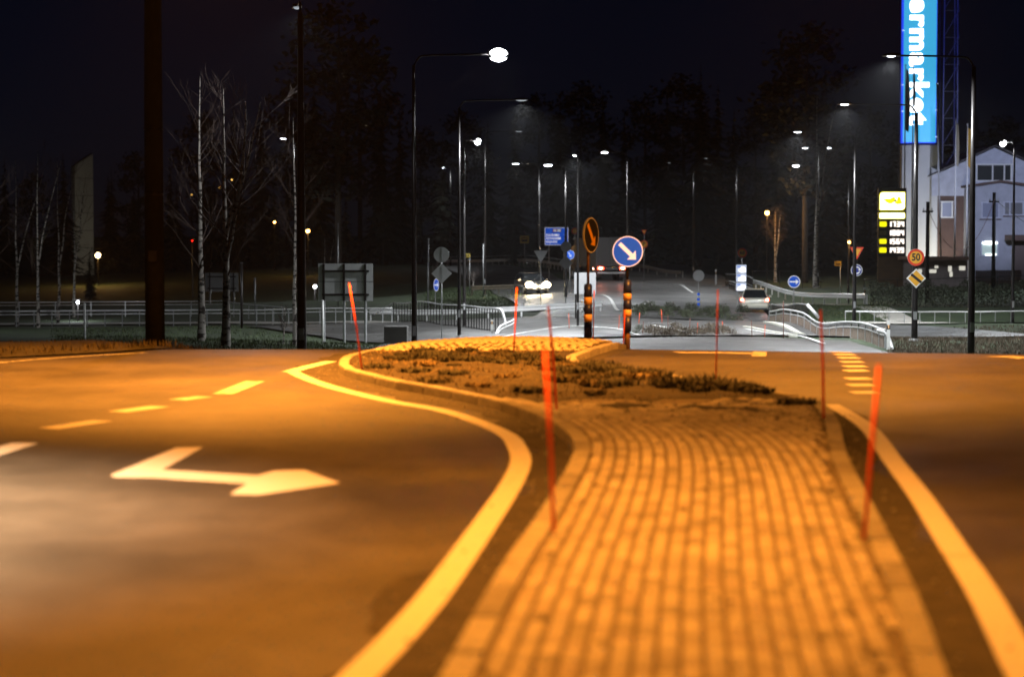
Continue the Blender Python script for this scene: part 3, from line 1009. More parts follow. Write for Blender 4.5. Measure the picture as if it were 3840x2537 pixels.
# ------------------------------------------------------------------ signs
def arrow_poly(ang, L, w, hw, hl):
    p = [(-L / 2, -w / 2), (L / 2 - hl, -w / 2), (L / 2 - hl, -hw / 2), (L / 2, 0), (L / 2 - hl, hw / 2), (L / 2 - hl, w / 2), (-L / 2, w / 2)]
    c, s = math.cos(ang), math.sin(ang)
    return [(x * c - y * s, x * s + y * c) for x, y in p]

def bold_arrow(ang, L, w, hs):
    """arrow with a square corner head, as on keep-right signs"""
    p = [(-L / 2, -w / 2), (L / 2 - hs * .95, -w / 2), (L / 2 - hs, -hs * .95), (L / 2, 0), (L / 2 - hs, hs * .95), (L / 2 - hs * .95, w / 2), (-L / 2, w / 2)]
    c, s = math.cos(ang), math.sin(ang)
    return [(x * c - y * s, x * s + y * c) for x, y in p]

def ring(r0, r1, n=36):
    return disc(r0, n), disc(r1, n)

def plate(root, kind, z, size, face, back=None, x=0.0):
    """adds a sign plate facing -y; returns it"""
    back = back or M_SIGNBACK
    if kind == 'disc':
        poly = disc(size / 2, 40)
    elif kind == 'diamond':
        h = size / 2 * math.sqrt(2)
        poly = [(h, 0), (0, h), (-h, 0), (0, -h)]
    elif kind == 'triangle_down':
        poly = [(-size / 2, size * .29), (0, -size * .577), (size / 2, size * .29)]
    elif kind == 'triangle_up':
        poly = [(-size / 2, -size * .29), (size / 2, -size * .29), (0, size * .577)]
    else:
        w, h = size
        poly = [(-w / 2, -h / 2), (w / 2, -h / 2), (w / 2, h / 2), (-w / 2, h / 2)]
    o = MB().prism(poly, -0.012, 0.012).build('plate', back, root, loc=(x, -0.055, z))
    if face is not None:
        sp = [(px * 0.985, pz * 0.985) for px, pz in poly]
        MB().prism(sp, -0.016, -0.011).build('face', face, o)
    return o

def mark(o, poly, m, name='symbol', y=-0.021):
    MB().prism(poly, y, y + 0.004).build(name, m, o)

def ringmark(o, r0, r1, m, name='border', y=-0.020, n=40):
    a, b = disc(r0, n), disc(r1, n)
    vs = [(x, y, z) for x, z in a] + [(x, y, z) for x, z in b]
    MB().add(vs, [(i, (i + 1) % n, n + (i + 1) % n, n + i) for i in range(n)]).build(name, m, o, fix=False)

def sign(name, label, px, ppm, yaw=0.0, top=None, r=0.03, postm=None, group=None, base=None, cat='sign', post=True, dx=0.0):
    b = base or base_at(px, ppm)
    root = empty(name, b, label, cat, group, yaw)
    if post and top is not None:
        MB().tube([(dx, 0, -0.25), (dx, 0, top - b.z)], r, 8).build('post', postm or M_GALV, root, True)
    return root, b.z

# keep-right columns on the nose of the island
def striped_column(root, h, segs, r, z0, lean=0.0):
    z = z0
    for m, L in segs:
        MB().tube([(lean * z, 0, z), (lean * (z + L), 0, z + L)], r, 16).build('band', m, root, True)
        z += L
    MB().sphere((lean * z, 0, z), (r, r, r * 0.35), 16, 6).build('cap', M_DBLUE, root, True)
    return z

gb_ = G(2352, 1271, KH)
gb_.z = zg(gb_.x, gb_.y) + KH * 0.5
ppm1 = F / gb_.y
sr = empty('keep_right_sign', gb_, 'white edged blue disc with white diagonal arrow on a dark striped column with white bands tinted sodium orange', 'sign', None, 0.03)
rc = 0.083
MB().tube([(0, 0, -0.1), (0, 0, 0.34)], 0.06, 12).build('stem', mat('rusty_steel', (0.13, 0.07, 0.04), 0.7, 0.3, var=0.4, scale=8), sr, True)
topz = striped_column(sr, 0, [(M_DBLUE, 0.30), (M_ORANGE, 0.145), (M_DBLUE, 0.19), (M_ORANGE, 0.135), (M_DBLUE, 0.255)], rc, 0.33)  # white bands coloured orange, the tint sodium light gives them
cz = zat(943, ppm1) - gb_.z
MB().tube([(0, 0, topz - 0.05), (0, 0, cz)], 0.03, 8).build('post', M_POLE, sr, True)
D = 116 / ppm1
pl = plate(sr, 'disc', cz, D, M_BLUE)
ringmark(pl, D / 2 * 0.985, D / 2 * 0.93, M_GLOWWHITE)
mark(pl, bold_arrow(math.radians(-44), D * 0.74, D * 0.125, D * 0.21), M_GLOWWHITE, 'arrow')

gb2 = G(2205, 1258, KH)
gb2.z = zg(gb2.x, gb2.y) + KH * 0.5
ppm2 = F / gb2.y
sr = empty('keep_right_sign', gb2, 'slanted blue disc with arrow, made black and yellow for sodium light, on a striped column with orange tinted bands', 'sign', None, math.radians(63))
MB().tube([(0, 0, -0.1), (0, 0, 0.34)], 0.065, 12).build('stem', MATS['rusty_steel'], sr, True)
topz = striped_column(sr, 0, [(M_DBLUE, 0.32), (M_ORANGE, 0.155), (M_DBLUE, 0.20), (M_ORANGE, 0.155), (M_DBLUE, 0.25)], 0.085, 0.33)  # sodium tint put into the white bands here too
cz = zat(882, ppm2) - gb2.z
MB().tube([(0, 0, topz - 0.05), (0, 0, cz)], 0.03, 8).build('post', MATS['rusty_steel'], sr, True)
D = 132 / ppm2
pl = plate(sr, 'disc', cz, D, M_SBLACK)  # blue face coloured black, as sodium light makes it look
ringmark(pl, D / 2 * 0.985, D / 2 * 0.94, M_SWHITE)
mark(pl, bold_arrow(math.radians(-52), D * 0.78, D * 0.13, D * 0.21), M_SYELL, 'arrow')  # arrow coloured yellow for the sodium light on it

# fifty limit and end of priority road, clamped to the lamp pole
b50 = base_at(3432, 87)
root, bz = sign('speed_limit_sign', 'red and orange fifty limit disc clamped to the dark lamp pole', 3432, 87, 0, None, base=b50 + Vector((0, -0.1, 0)))
pl = plate(root, 'disc', zat(965, 87) - bz, 0.73, M_SYELL)
ringmark(pl, 0.36, 0.265, M_SRED)
text_mesh('numerals', '50', 0.43, M_SBLACK, pl, (0, -0.024, 0.0), bold=0.012, sx=0.85)
MB().box((0, 0.02, zat(965, 87) - bz), (0.28, 0.10, 0.05)).build('clamp', M_GALV, root)
root, bz = sign('end_of_priority_sign', 'yellow and white diamond with a black bar below the fifty limit disc', 3434, 87, 0, None, base=b50 + Vector((0.02, -0.1, 0)))
pl = plate(root, 'diamond', zat(1043, 87) - bz, 0.60, M_SWHITE)
h = 0.345
mark(pl, [(h, 0), (0, h), (-h, 0), (0, -h)], M_SYELL, 'yellow_field')
mark(pl, [(-0.26, 0.14), (-0.18, 0.22), (0.26, -0.14), (0.18, -0.22)], M_SBLACK, 'bar', -0.026)
MB().box((0, 0.02, zat(1043, 87) - bz), (0.28, 0.10, 0.05)).build('clamp', M_GALV, root)

# blue right-turn discs
root, bz = sign('direction_disc', 'blue disc with white arrow pointing sideways beside the end of the railing', 2978, 58, 0, zat(1085, 58))
pl = plate(root, 'disc', zat(1056, 58) - bz, 0.80, M_BLUE)
ringmark(pl, 0.395, 0.355, M_GLOWWHITE)
mark(pl, bold_arrow(0, 0.60, 0.085, 0.19), M_GLOWWHITE, 'arrow')
root, bz = sign('direction_disc', 'narrow slanted blue disc with white arrow behind the footbridge railing', 1632, 60, math.radians(68), zat(1090, 60))
pl = plate(root, 'disc', zat(1068, 60) - bz, 0.80, M_BLUE)
ringmark(pl, 0.395, 0.355, M_GLOWWHITE)
mark(pl, bold_arrow(0, 0.60, 0.085, 0.19), M_GLOWWHITE, 'arrow')

# backs of signs
def back_sign(name, label, px, ppm, items, r=0.03, yaw=0.0):
    root, bz = sign(name, label, px, ppm, yaw, zat(items[0][1] - 6, ppm), r)
    for kind, py, size in items:
        o = plate(root, kind, zat(py, ppm) - bz, size, None)
        MB().box((0, -0.03, 0), (0.03, 0.02, (size if kind != 'rect' else size[1]) * 0.9)).build('stiffener', M_GALV, o)
    return root
back_sign('sign_back', 'grey backs of a round and a diamond sign on one post by the footbridge', 1656, 82, [('disc', 955, 0.71), ('diamond', 1025, 0.66)], 0.028)
back_sign('sign_back', 'pale backs of a round and a diamond sign beside the dark lamp pole', 2122, 57, [('disc', 925, 0.69), ('diamond', 985, 0.68)])
back_sign('yield_sign', 'grey back of a downward triangle in front of the headlights', 2028, 60, [('triangle_down', 955, 0.88)], 0.028)
rs = back_sign('sign_back', 'grey back of a round sign above a blue and white banded column', 2620, 58, [('disc', 1033, 0.73)])
z = 0.0
for m, L in ((M_BLUE, 0.2), (M_SWHITE, 0.15), (M_BLUE, 0.16), (M_SWHITE, 0.17), (M_BLUE, 0.16)):
    MB().tube([(0, 0, z + 0.1), (0, 0, z + 0.1 + L)], 0.085, 12).build('band', m, rs, True)
    z += L
root, bz = sign('roundabout_disc', 'blue disc half hidden behind the pale sign backs', 2137, 50, 0, zat(960, 50))
pl = plate(root, 'disc', zat(955, 50) - bz, 0.72, M_BLUE)
ringmark(pl, 0.355, 0.325, M_SWHITE)
mark(pl, bold_arrow(math.radians(-60), 0.4, 0.08, 0.15), M_SWHITE, 'arrow')

# yield triangle and roundabout disc on the right
root, bz = sign('yield_sign', 'red and yellow downward triangle above a blue roundabout disc', 3207, 62, 0.1, zat(930, 62), dx=0.05)
pl = plate(root, 'triangle_down', zat(942, 62) - bz, 0.88, M_SRED, x=0.08)
s = 0.56
mark(pl, [(-s / 2, s * .29 - 0.01), (0, -s * .577), (s / 2, s * .29 - 0.01)], M_SYELL, 'yellow_field')
pl = plate(root, 'disc', zat(1013, 62) - bz, 0.72, M_DBLUE, x=0.08)
ringmark(pl, 0.355, 0.325, M_SWHITE)
for k in range(3):
    a0 = math.radians(120 * k + 20)
    arc = []
    for t in range(7):
        a = a0 + math.radians(80) * t / 6
        arc.append((0.23 * math.cos(a), 0.23 * math.sin(a)))
    for t in range(7):
        a = a0 + math.radians(80) * (6 - t) / 6
        arc.append((0.16 * math.cos(a), 0.16 * math.sin(a)))
    mark(pl, arc, M_SWHITE, 'arrow_arc')
    a = a0
    c = (0.195 * math.cos(a), 0.195 * math.sin(a))
    tx, tz = math.sin(a), -math.cos(a)
    mark(pl, [(c[0] + tx * 0.12, c[1] + tz * 0.12), (c[0] + math.cos(a) * 0.1, c[1] + math.sin(a) * 0.1), (c[0] - math.cos(a) * 0.1, c[1] - math.sin(a) * 0.1)], M_SWHITE, 'arrow_head', -0.022)

# far speed, no parking and warning signs
root, bz = sign('speed_limit_sign', 'red and orange sixty limit disc above the white reflective board', 2783, 55, 0, zat(935, 55))
pl = plate(root, 'disc', zat(948, 55) - bz, 0.66, M_SYELL)
ringmark(pl, 0.325, 0.225, M_SRED)
text_mesh('numerals', '60', 0.34, M_SBLACK, pl, (0, -0.024, 0), bold=0.01)
root, bz = sign('no_parking_sign', 'orange disc with a P under a small warning triangle', 2415, 42, 0, zat(862, 42))
pl = plate(root, 'disc', zat(915, 42) - bz, 0.70, M_SYELL)
ringmark(pl, 0.345, 0.26, M_SRED)
text_mesh('letter', 'P', 0.42, M_SBLACK, pl, (0, -0.024, 0), bold=0.012)
pl = plate(root, 'triangle_down', zat(868, 42) - bz, 0.50, M_SRED)
mark(pl, [(-.15, .07), (0, -.18), (.15, .07)], M_SYELL, 'yellow_field')
root, bz = sign('speed_limit_sign', 'dim orange disc half hidden by the pale thin pole', 2155, 40, 0, zat(858, 40))
pl = plate(root, 'disc', zat(866, 40) - bz, 0.62, M_SYELL)
ringmark(pl, 0.305, 0.22, M_SRED)
plate(root, 'triangle_up', zat(893, 40) - bz, 0.4, M_SWHITE)

# bus stop boards
M_BUS = mat('bus_yellow', (0.55, 0.40, 0.05), 0.5, var=0.1, scale=5)
def bus_sign(label, px, ppm, py, w, h, two=False):
    root, bz = sign('bus_stop_sign', label, px, ppm, 0, zat(py, ppm) + h / 2, 0.03, group='yellow bus stop boards')
    xs_ = 0 if two else -w * 0.4
    pl = plate(root, 'rect', zat(py, ppm) - bz, (w, h), M_BUS, x=xs_)
    mark(pl, [(-w * .34, -h * .28), (w * .34, -h * .28), (w * .34, h * .22), (w * .2, h * .3), (-w * .34, h * .3)], M_SBLACK, 'bus_symbol')
    mark(pl, [(-w * .28, 0), (w * .26, 0), (w * .26, h * .18), (-w * .28, h * .18)], M_BUS, 'bus_windows', -0.025)
    return root
bus_sign('small yellow bus stop board beside the paired lamp poles', 1741 + 20, 50, 957, 0.52, 0.26)
bus_sign('square yellow bus stop board on the ramp', 1967, 38, 898, 0.88, 0.74, True)
bus_sign('yellow bus stop board on a thin post by the steel guard rail', 3152, 52, 988, 0.48, 0.34)

# blue direction board
root, bz = sign('direction_board', 'blue direction board with two orange road numbers and three place names', 2087, 38, 0, None)
W_, H_ = 2.30, 1.72
zc = zat(886, 38) - bz
for sx in (-0.75, 0.75):
    MB().tube([(sx, 0, -0.2), (sx, 0, zc + H_ / 2)], 0.055, 8).build('post', M_GALV, root)
pl = plate(root, 'rect', zc, (W_, H_), M_BLUE)
bd = MB()
for a, b_, c, d in ((-W_ / 2, W_ / 2, H_ / 2 - .035, H_ / 2), (-W_ / 2, W_ / 2, -H_ / 2, -H_ / 2 + .035)):
    bd.prism([(a, c), (b_, c), (b_, d), (a, d)], -0.021, -0.018)
for a in (-W_ / 2, W_ / 2 - .035):
    bd.prism([(a, -H_ / 2 + .036), (a + .035, -H_ / 2 + .036), (a + .035, H_ / 2 - .036), (a, H_ / 2 - .036)], -0.021, -0.018)
bd.build('border', M_GLOWWHITE, pl)
for sx, tx in ((-0.18, '22'), (0.24, '20')):
    MB().prism([(sx - .2, .42), (sx + .2, .42), (sx + .2, .74), (sx - .2, .74)], -0.022, -0.018).build('number_panel', M_SRED if sx < 0 else M_ORANGE, pl)
    text_mesh('road_number', tx, 0.28, M_GLOWWHITE, pl, (sx, -0.028, 0.58), bold=0.012)
for i, tx in enumerate(('KUUSAMO', 'ROVANIEMI', 'KAJAANI')):
    text_mesh('place_name', tx, 0.30, M_GLOWWHITE, pl, (-W_ / 2 + 0.12, -0.026, 0.12 - 0.33 * i), bold=0.01, align='LEFT', sx=0.92)
    mark(pl, [(W_ / 2 - .42, .02 - .33 * i), (W_ / 2 - .36, .02 - .33 * i), (W_ / 2 - .36, .22 - .33 * i), (W_ / 2 - .42, .22 - .33 * i)], M_SWHITE, 'pointer')

# white boards by the road
root, bz = sign('white_board', 'blank white board on two posts behind the slanted dark disc', 2194, 70, 0, None)
zc = zat(1062, 70) - bz
pl = plate(root, 'rect', zc, (1.16, 1.15), mat('board_white', (0.30, 0.30, 0.31), 0.5, var=0.06, scale=2))
MB().box((0, -0.02, 0.02), (1.1, 0.006, 0.012)).build('seam', M_GALV, pl)
for sx in (-0.5, 0.5):
    MB().tube([(sx, 0, -0.2), (sx, 0, zc + 0.58)], 0.035, 8).build('post', M_GALV if sx > 0 else M_POLE, root)
root, bz = sign('reflective_board', 'glaring white and pale blue stacked boards on two posts near the silver car', 2779, 60, 0.15, None)
M_RB = mat('board_glow', (0.7, 0.72, 0.8), 0.25, emit=(0.6, 0.72, 1.0), estr=0.055)  # board emission stands in for headlight light reflected back
M_RB2 = mat('board_glow_bright', (0.8, 0.8, 0.85), 0.25, emit=(0.9, 0.95, 1.0), estr=0.25)
for i, (py, hh) in enumerate(((1008, 0.52), (1041, 0.52), (1075, 0.50))):
    zc = zat(py, 60) - bz
    pl = plate(root, 'rect', zc, (0.66, hh), M_RB)
    mark(pl, [(-.05 - .1 * i, -hh * .42), (.26, -hh * .42), (.28, hh * .1), (.1, hh * .3), (-.2, -hh * .1)], M_RB2, 'glare_patch')  # glare put on as a brighter glowing patch
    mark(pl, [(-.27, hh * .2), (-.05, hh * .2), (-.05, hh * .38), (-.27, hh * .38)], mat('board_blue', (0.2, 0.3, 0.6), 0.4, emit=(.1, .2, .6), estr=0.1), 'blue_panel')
for sx in (-0.22, 0.22):
    MB().tube([(sx, 0, -0.2), (sx, 0, zat(1092, 60) - bz + 0.1)], 0.035, 8).build('post', M_GALV, root)

# large sign backs on the verge
def big_back(label, px, ppm, y0, y1, w, posts, seam=True):
    b = base_at(px, ppm)
    root = empty('direction_board', b, label, 'sign', None, 0.0)
    za, zb = zat(y1, ppm) - b.z, zat(y0, ppm) - b.z
    pan = MB().box((0, -0.05, (za + zb) / 2), (w, 0.03, zb - za)).build('panel', M_SIGNBACK, root)
    for q in posts:
        MB().tube([(q * w, 0.03, -0.3), (q * w, 0.03, zb)], 0.06, 10).build('post', M_GALV, root)
    for t in (0.17, 0.8):
        MB().box((0, -0.085, za + (zb - za) * t), (w * 0.86, 0.04, 0.09)).build('rail', M_POLE, pan)
    for q in posts:
        MB().box((q * w, -0.09, (za + zb) / 2), (0.10, 0.05, zb - za - 0.02)).build('upright', M_POLE, pan)
    if seam:
        MB().box((0, -0.067, za + (zb - za) * 0.52), (w, 0.004, 0.02)).build('seam', M_BLACK, pan)
    return root
big_back('large grey back of a direction board on three posts beside the thick dark pole', 1296, 80, 988, 1128, 2.56, (-0.40, -0.03, 0.36))
big_back('smaller grey sign back on two posts behind the paired birches', 831, 50, 1023, 1093, 2.5, (-0.36, 0.36), False)

# poles and posts
def plain_pole(name, label, px, ppm, ytop, r, m, group=None, top_m=None):
    b = base_at(px, ppm)
    root = empty(name, b, label, 'post', group)
    h = zat(ytop, ppm) - b.z
    MB().tube([(0, 0, -0.3), (0, 0, h)], r, 10).build('shaft', m, root, True)
    MB().sphere((0, 0, h), (r * 1.25, r * 1.25, r), 10, 6).build('cap', top_m or m, root)
    return root
plain_pole('marker_pole', 'tall pale steel pole beside the slanted blue disc', 1605, 60, 897, 0.055, M_GALV)
plain_pole('marker_pole', 'thin pale pole rising above the large sign back', 1267, 55, 838, 0.035, M_GALV)
plain_pole('marker_pole', 'pale pole beyond the railing beside the smaller sign back', 955, 56, 1043, 0.05, M_GALV)
plain_pole('marker_pole', 'thin pole beside the dark pole at the ramp', 1812, 52, 915, 0.04, M_GALV)
plain_pole('marker_pole', 'short white post on the verge before the footpath railing', 315, 100, 1140, 0.045, M_WHITE)
plain_pole('marker_pole', 'white post standing against the large sign back', 1209, 84, 1129, 0.05, M_WHITE)
plain_pole('marker_pole', 'dark bollard pole beside the smaller sign back', 905, 70, 985, 0.075, M_POLE)

def delineator(label, px, ppm, ytop):
    b = base_at(px, ppm)
    root = empty('delineator_post', b, label, 'road marker', 'white delineator posts with black bands')
    h = zat(ytop, ppm) - b.z
    MB().box((0, 0, h * .35 - .1), (0.12, 0.09, h * .7 + .2)).build('shaft', M_WHITE, root)
    MB().box((0, 0, h * .78), (0.121, 0.091, h * .16 - .002)).build('black_band', M_SBLACK, root)
    MB().box((0, 0, h * .93), (0.12, 0.09, h * .14 - .002)).build('head', M_WHITE, root)
    MB().box((0, -0.048, h * .80), (0.05, 0.008, 0.14)).build('reflector', M_ORANGE, root)
    return root
delineator('white delineator post with a dark band at the end of the slatted guard rail', 3334, 95, 1203)
delineator('white delineator post with a dark band at the end of the footbridge', 1845, 80, 1198)
delineator('white delineator post beside the start of the far guard rail', 2685, 42, 1010)
delineator('small delineator post beyond the steel guard rail', 3244, 54, 1077)
delineator('delineator post under the white board', 2183, 62, 1122)

# red snow stakes
def stake(label, base, topx, topy, r=0.014, m=None, refl=False, grp='red snow stakes'):
    ppm = F / base.y
    t = Vector(((topx - CX) / ppm, base.y, zat(topy, ppm)))
    root = empty('snow_stake', base, label, 'stake', grp)
    v = t - base
    MB().tube([(0, 0, -0.12), tuple(v * 0.5 + Vector((0.006, 0, 0))), tuple(v)], [r, r, r * .9], 10).build('rod', m or M_STAKE, root, True)
    MB().sphere(tuple(v), r * 1.05, 10, 6).build('tip', m or M_STAKE, root)
    if refl:
        q = v * 0.82
        MB().tube([tuple(q), tuple(q + v.normalized() * 0.12)], r * 1.5, 10).build('reflector_band', M_ORANGE, root)
    return root
def on_island(x, y):
    g = G(x, y, KH)
    g.z = zg(g.x, g.y) + KH
    return g
stake('red stake leaning at the corner where the island is widest', on_island(1360, 1382), 1310, 1063)
stake('red stake on the cobbled nose with an orange reflector band', on_island(1925, 1322), 1938, 1080, refl=True)
stake('red stake at the kerb between soil and paving', on_island(2089, 1532), 2056, 1150, 0.016)
stake('red stake leaning over the inner kerb of the paving', on_island(2078, 1985), 2044, 1310, 0.016)
stake('thin dark red stake among tufts along the lane edge', on_island(2683, 1424), 2692, 1088, 0.012)
stake('upright red stake where the kerb turns beside the exit lane', on_island(3090, 1566), 3078, 1165, 0.016)
stake('red stake bent outward over the outer kerb of the paving', on_island(3236, 2008), 3298, 1375, 0.016)
stake('thin red stake tied to the slanted disc column', on_island(2222, 1262), 2228, 1090, 0.013)
stake('thin red stake tied to the white arrow column', on_island(2336, 1272), 2343, 1165, 0.013)
for i, (px, ppm, yt, red, lab) in enumerate(((2505, 84, 1180, 0, 'dark thin stake standing in dry shrubs'), (2585, 84, 1192, 0, 'dark thin stake at the edge of the dry shrubs'), (2615, 84, 1210, 1, 'short red stake inside the dry shrubs'), (2822, 88, 1200, 0, 'brown stake beside the dry shrubs on bare asphalt'), (2869, 88, 1218, 1, 'thin red stake on the asphalt near the kerb strip'), (2940, 90, 1130, 0, 'tall thin black stake in front of the slatted guard rail'), (2135, 78, 1174, 1, 'tiny red stake beside the steel guard rail'), (2320, 80, 1180, 1, 'tiny pinkish stake by the striped column'), (2410, 84, 1205, 0, 'dark twig like stake behind the island nose'), (2395, 74, 1172, 1, 'tiny pale red stake before the green hedge'), (2713, 80, 1205, 1, 'tiny red stake on the roundabout edge'), (2484, 72, 1160, 1, 'tiny pale stake standing in the green hedge'))):
    p = base_at(px, ppm)
    stake(lab, p, px + R.uniform(-4, 4), yt, 0.016 if not red else 0.015, M_STAKE if red else M_STAKEDARK, grp='thin far stakes')

# ------------------------------------------------------------------ railings and guard rails
def path_of(pix, step):
    return resample(catmull([Vector((*W(*q)[:2], 0)) for q in pix], 10), step)

def at_ground(p, h=0.0):
    return Vector((p.x, p.y, zg(p.x, p.y) + h))

def railing(name, label, pix, spacing, rails, postm, railm, top, pr=0.03, mesh_fill=None, group=None, cat='railing', square=True, level=None):
    ps = path_of(pix, spacing)
    b = at_ground(ps[0])
    root = empty(name, b, label, cat, group)
    def gz(p):
        return zg(p.x, p.y)
    for p in ps:
        q = Vector((p.x, p.y, gz(p))) - b
        if square:
            MB().box((q.x, q.y, q.z + top / 2 - 0.1), (pr * 1.6, pr * 1.6, top + 0.2)).build('post', postm, root)
        else:
            MB().tube([(q.x, q.y, q.z - 0.2), (q.x, q.y, q.z + top)], pr, 8).build('post', postm, root)
    fine = path_of(pix, 0.6)
    for h, r_ in rails:
        MB().tube([tuple(at_ground(p, h) - b) for p in fine], r_, 8).build('rail', railm, root, True)
    return root, b, ps

def beam(root, b, pix, h, m, side=0.08, hgt=0.31):
    """corrugated steel beam"""
    fine = path_of(pix, 0.8)
    prof = [(0.0, -0.5), (0.05, -0.42), (0.05, -0.22), (0.0, -0.1), (0.0, 0.1), (0.05, 0.22), (0.05, 0.42), (0.0, 0.5)]
    mb = MB()
    n = len(fine)
    for i, p in enumerate(fine):
        t = (fine[min(n - 1, i + 1)] - fine[max(0, i - 1)]).normalized()
        nn = Vector((t.y, -t.x, 0))
        if nn.y > 0:
            nn = -nn
        for d, k in prof:
            q = at_ground(p, h + k * hgt) - b + nn * (side + d)
            mb.v.append(tuple(q))
    c = len(prof)
    for i in range(n - 1):
        for k in range(c - 1):
            mb.f.append((i * c + k, i * c + k + 1, (i + 1) * c + k + 1, (i + 1) * c + k))
            mb.mi.append(0)
    o = mb.build('beam', m, root, fix=False)
    sd = o.modifiers.new('thick', 'SOLIDIFY')
    sd.thickness = 0.006
    return o

def guard_rail(label, pix, m=M_GALV, h=0.60, spacing=2.0, group='steel guard rails'):
    root, b, ps = railing('guard_rail', label, pix, spacing, [], m, m, h + 0.12, 0.055, group=group, cat='guard rail')
    beam(root, b, pix, h, m)
    return root, b

M_RAILW = mat('rail_bright', (0.72, 0.72, 0.72), 0.4, 0.3, var=0.06, scale=5)
# footbridge over the underpass
bp = [(1476, 1212, 64), (1600, 1222, 68), (1740, 1234, 73), (1870, 1252, 79)]
root, b, ps = railing('footbridge_railing', 'footbridge railing with white tube top, dark posts and a bright bent end', bp, 0.62, [(1.2, 0.035)], M_POLE, M_RAILW, 1.18, 0.028)
fine = path_of(bp, 0.6)
MB().tube([tuple(at_ground(p, 0.14) - b) for p in fine], 0.02, 6).build('bottom_rail', M_POLE, root)
MB().tube([tuple(at_ground(p, 0.98) - b) for p in fine], 0.014, 6).build('mid_rail', M_POLE, root)
e = at_ground(ps[-1]) - b
MB().tube(catmull([e + Vector((-0.1, 0, 1.2)), e + Vector((0.15, -0.2, 1.12)), e + Vector((0.3, -0.4, 0.7)), e + Vector((0.35, -0.5, 0.35))], 5), 0.07, 10).build('end_tube', M_RAILW, root, True)
for dz in (0.0, 0.16):
    MB().tube(catmull([e + Vector((0.75, 0.3, 0.52 + dz)), e + Vector((0.6, -0.6, 0.46 + dz)), e + Vector((0.1, -1.6, 0.25 + dz)), e + Vector((-0.1, -2.3, -0.1 + dz))], 5), 0.05, 8).build('end_rail', M_RAILW, root, True)
s0 = at_ground(ps[0]) - b
MB().tube([s0 + Vector((0, 0, 1.2)), s0 + Vector((-1.1, -0.6, 0.5))], 0.025, 8).build('sloping_rail', M_POLE, root)
wall = MB()
wp = path_of(bp, 0.8)
for p in wp:
    for dy, dz in ((-0.25, 0.06), (-0.25, -2.2), (0.1, -2.2), (0.1, 0.06)):
        q = at_ground(p, dz)
        wall.v.append((q.x, q.y + dy, q.z))
for i in range(len(wp) - 1):
    for k in range(4):
        wall.f.append((i * 4 + k, i * 4 + (k + 1) % 4, (i + 1) * 4 + (k + 1) % 4, (i + 1) * 4 + k))
        wall.mi.append(0)
wo = wall.build('retaining_wall', mat('dark_concrete', (0.05, 0.048, 0.045), 0.85, var=0.3, scale=0.8))  # concrete in a dark, slightly varied tone
tag(wo, 'dark concrete wing wall under the footbridge railing', 'wall')
cb = base_at(1485, 86)
tag(bevel(MB().box((0, 0, 0.35), (1.0, 1.2, 1.1)).build('concrete_block', MATS['dark_concrete'], None, loc=cb)), 'weathered grey concrete block at the mouth of the underpass', 'concrete block')

railing('footpath_railing', 'pale two tube railing along the near edge of the footpath', [(-600, 1225, 63), (0, 1224, 63), (500, 1224, 63), (1000, 1224, 64), (1470, 1222, 66)], 1.05, [(0.92, 0.035), (0.72, 0.024)], M_GALV, M_RAILW, 0.92, 0.03, group='pale tube railings')
railing('footpath_railing', 'taller four tube railing on the far side of the footpath', [(-600, 1196, 56), (0, 1195, 56), (400, 1195, 56), (850, 1196, 57)], 2.4, [(1.0, 0.03), (0.8, 0.02), (0.45, 0.02), (0.2, 0.02)], M_GALV, M_RAILW, 1.0, 0.035, group='pale tube railings')
railing('footpath_railing', 'sloping tube handrail joining the footpath railings behind the birches', [(850, 1196, 57), (950, 1204, 59), (1060, 1214, 61)], 1.4, [(0.95, 0.03)], M_GALV, M_RAILW, 0.95, 0.03, group='pale tube railings')
guard_rail('steel guard rail running behind the footbridge to the white board', [(1390, 1192, 62), (1600, 1193, 63), (1900, 1193, 64), (2120, 1190, 63), (2255, 1187, 62)], M_RAILW, 0.55)
guard_rail('brownish guard rail climbing the grass bank to the headlights', [(1770, 1108, 50), (1850, 1095, 50), (1930, 1085, 50)], mat('rail_dark', (0.12, 0.10, 0.07), 0.6, 0.3), 0.62, 1.0)
rt, b = guard_rail('long guard rail on the crest of the ramp behind the yield sign back', [(1640, 1000, 30), (1800, 1003, 30), (1960, 1006, 31), (2130, 1016, 33)], M_RAILW, 0.70, 1.3)
MB().tube([tuple(at_ground(p, 1.25) - b) for p in path_of([(1640, 1000, 30), (1800, 1003, 30), (1960, 1006, 31), (2130, 1016, 33)], 1.0)], 0.03, 6).build('handrail', M_GALV, rt)
guard_rail('guard rail on the main road beyond the red tail lights', [(2260, 1015, 34), (2400, 1028, 36), (2560, 1040, 38)], M_GALV, 0.7, 2.5)
guard_rail('curving steel guard rail behind the blue sideways arrow disc', [(2800, 1098, 45), (2880, 1112, 48), (2980, 1130, 51), (3120, 1142, 54), (3250, 1150, 56)], M_RAILW, 0.62, 2.4)

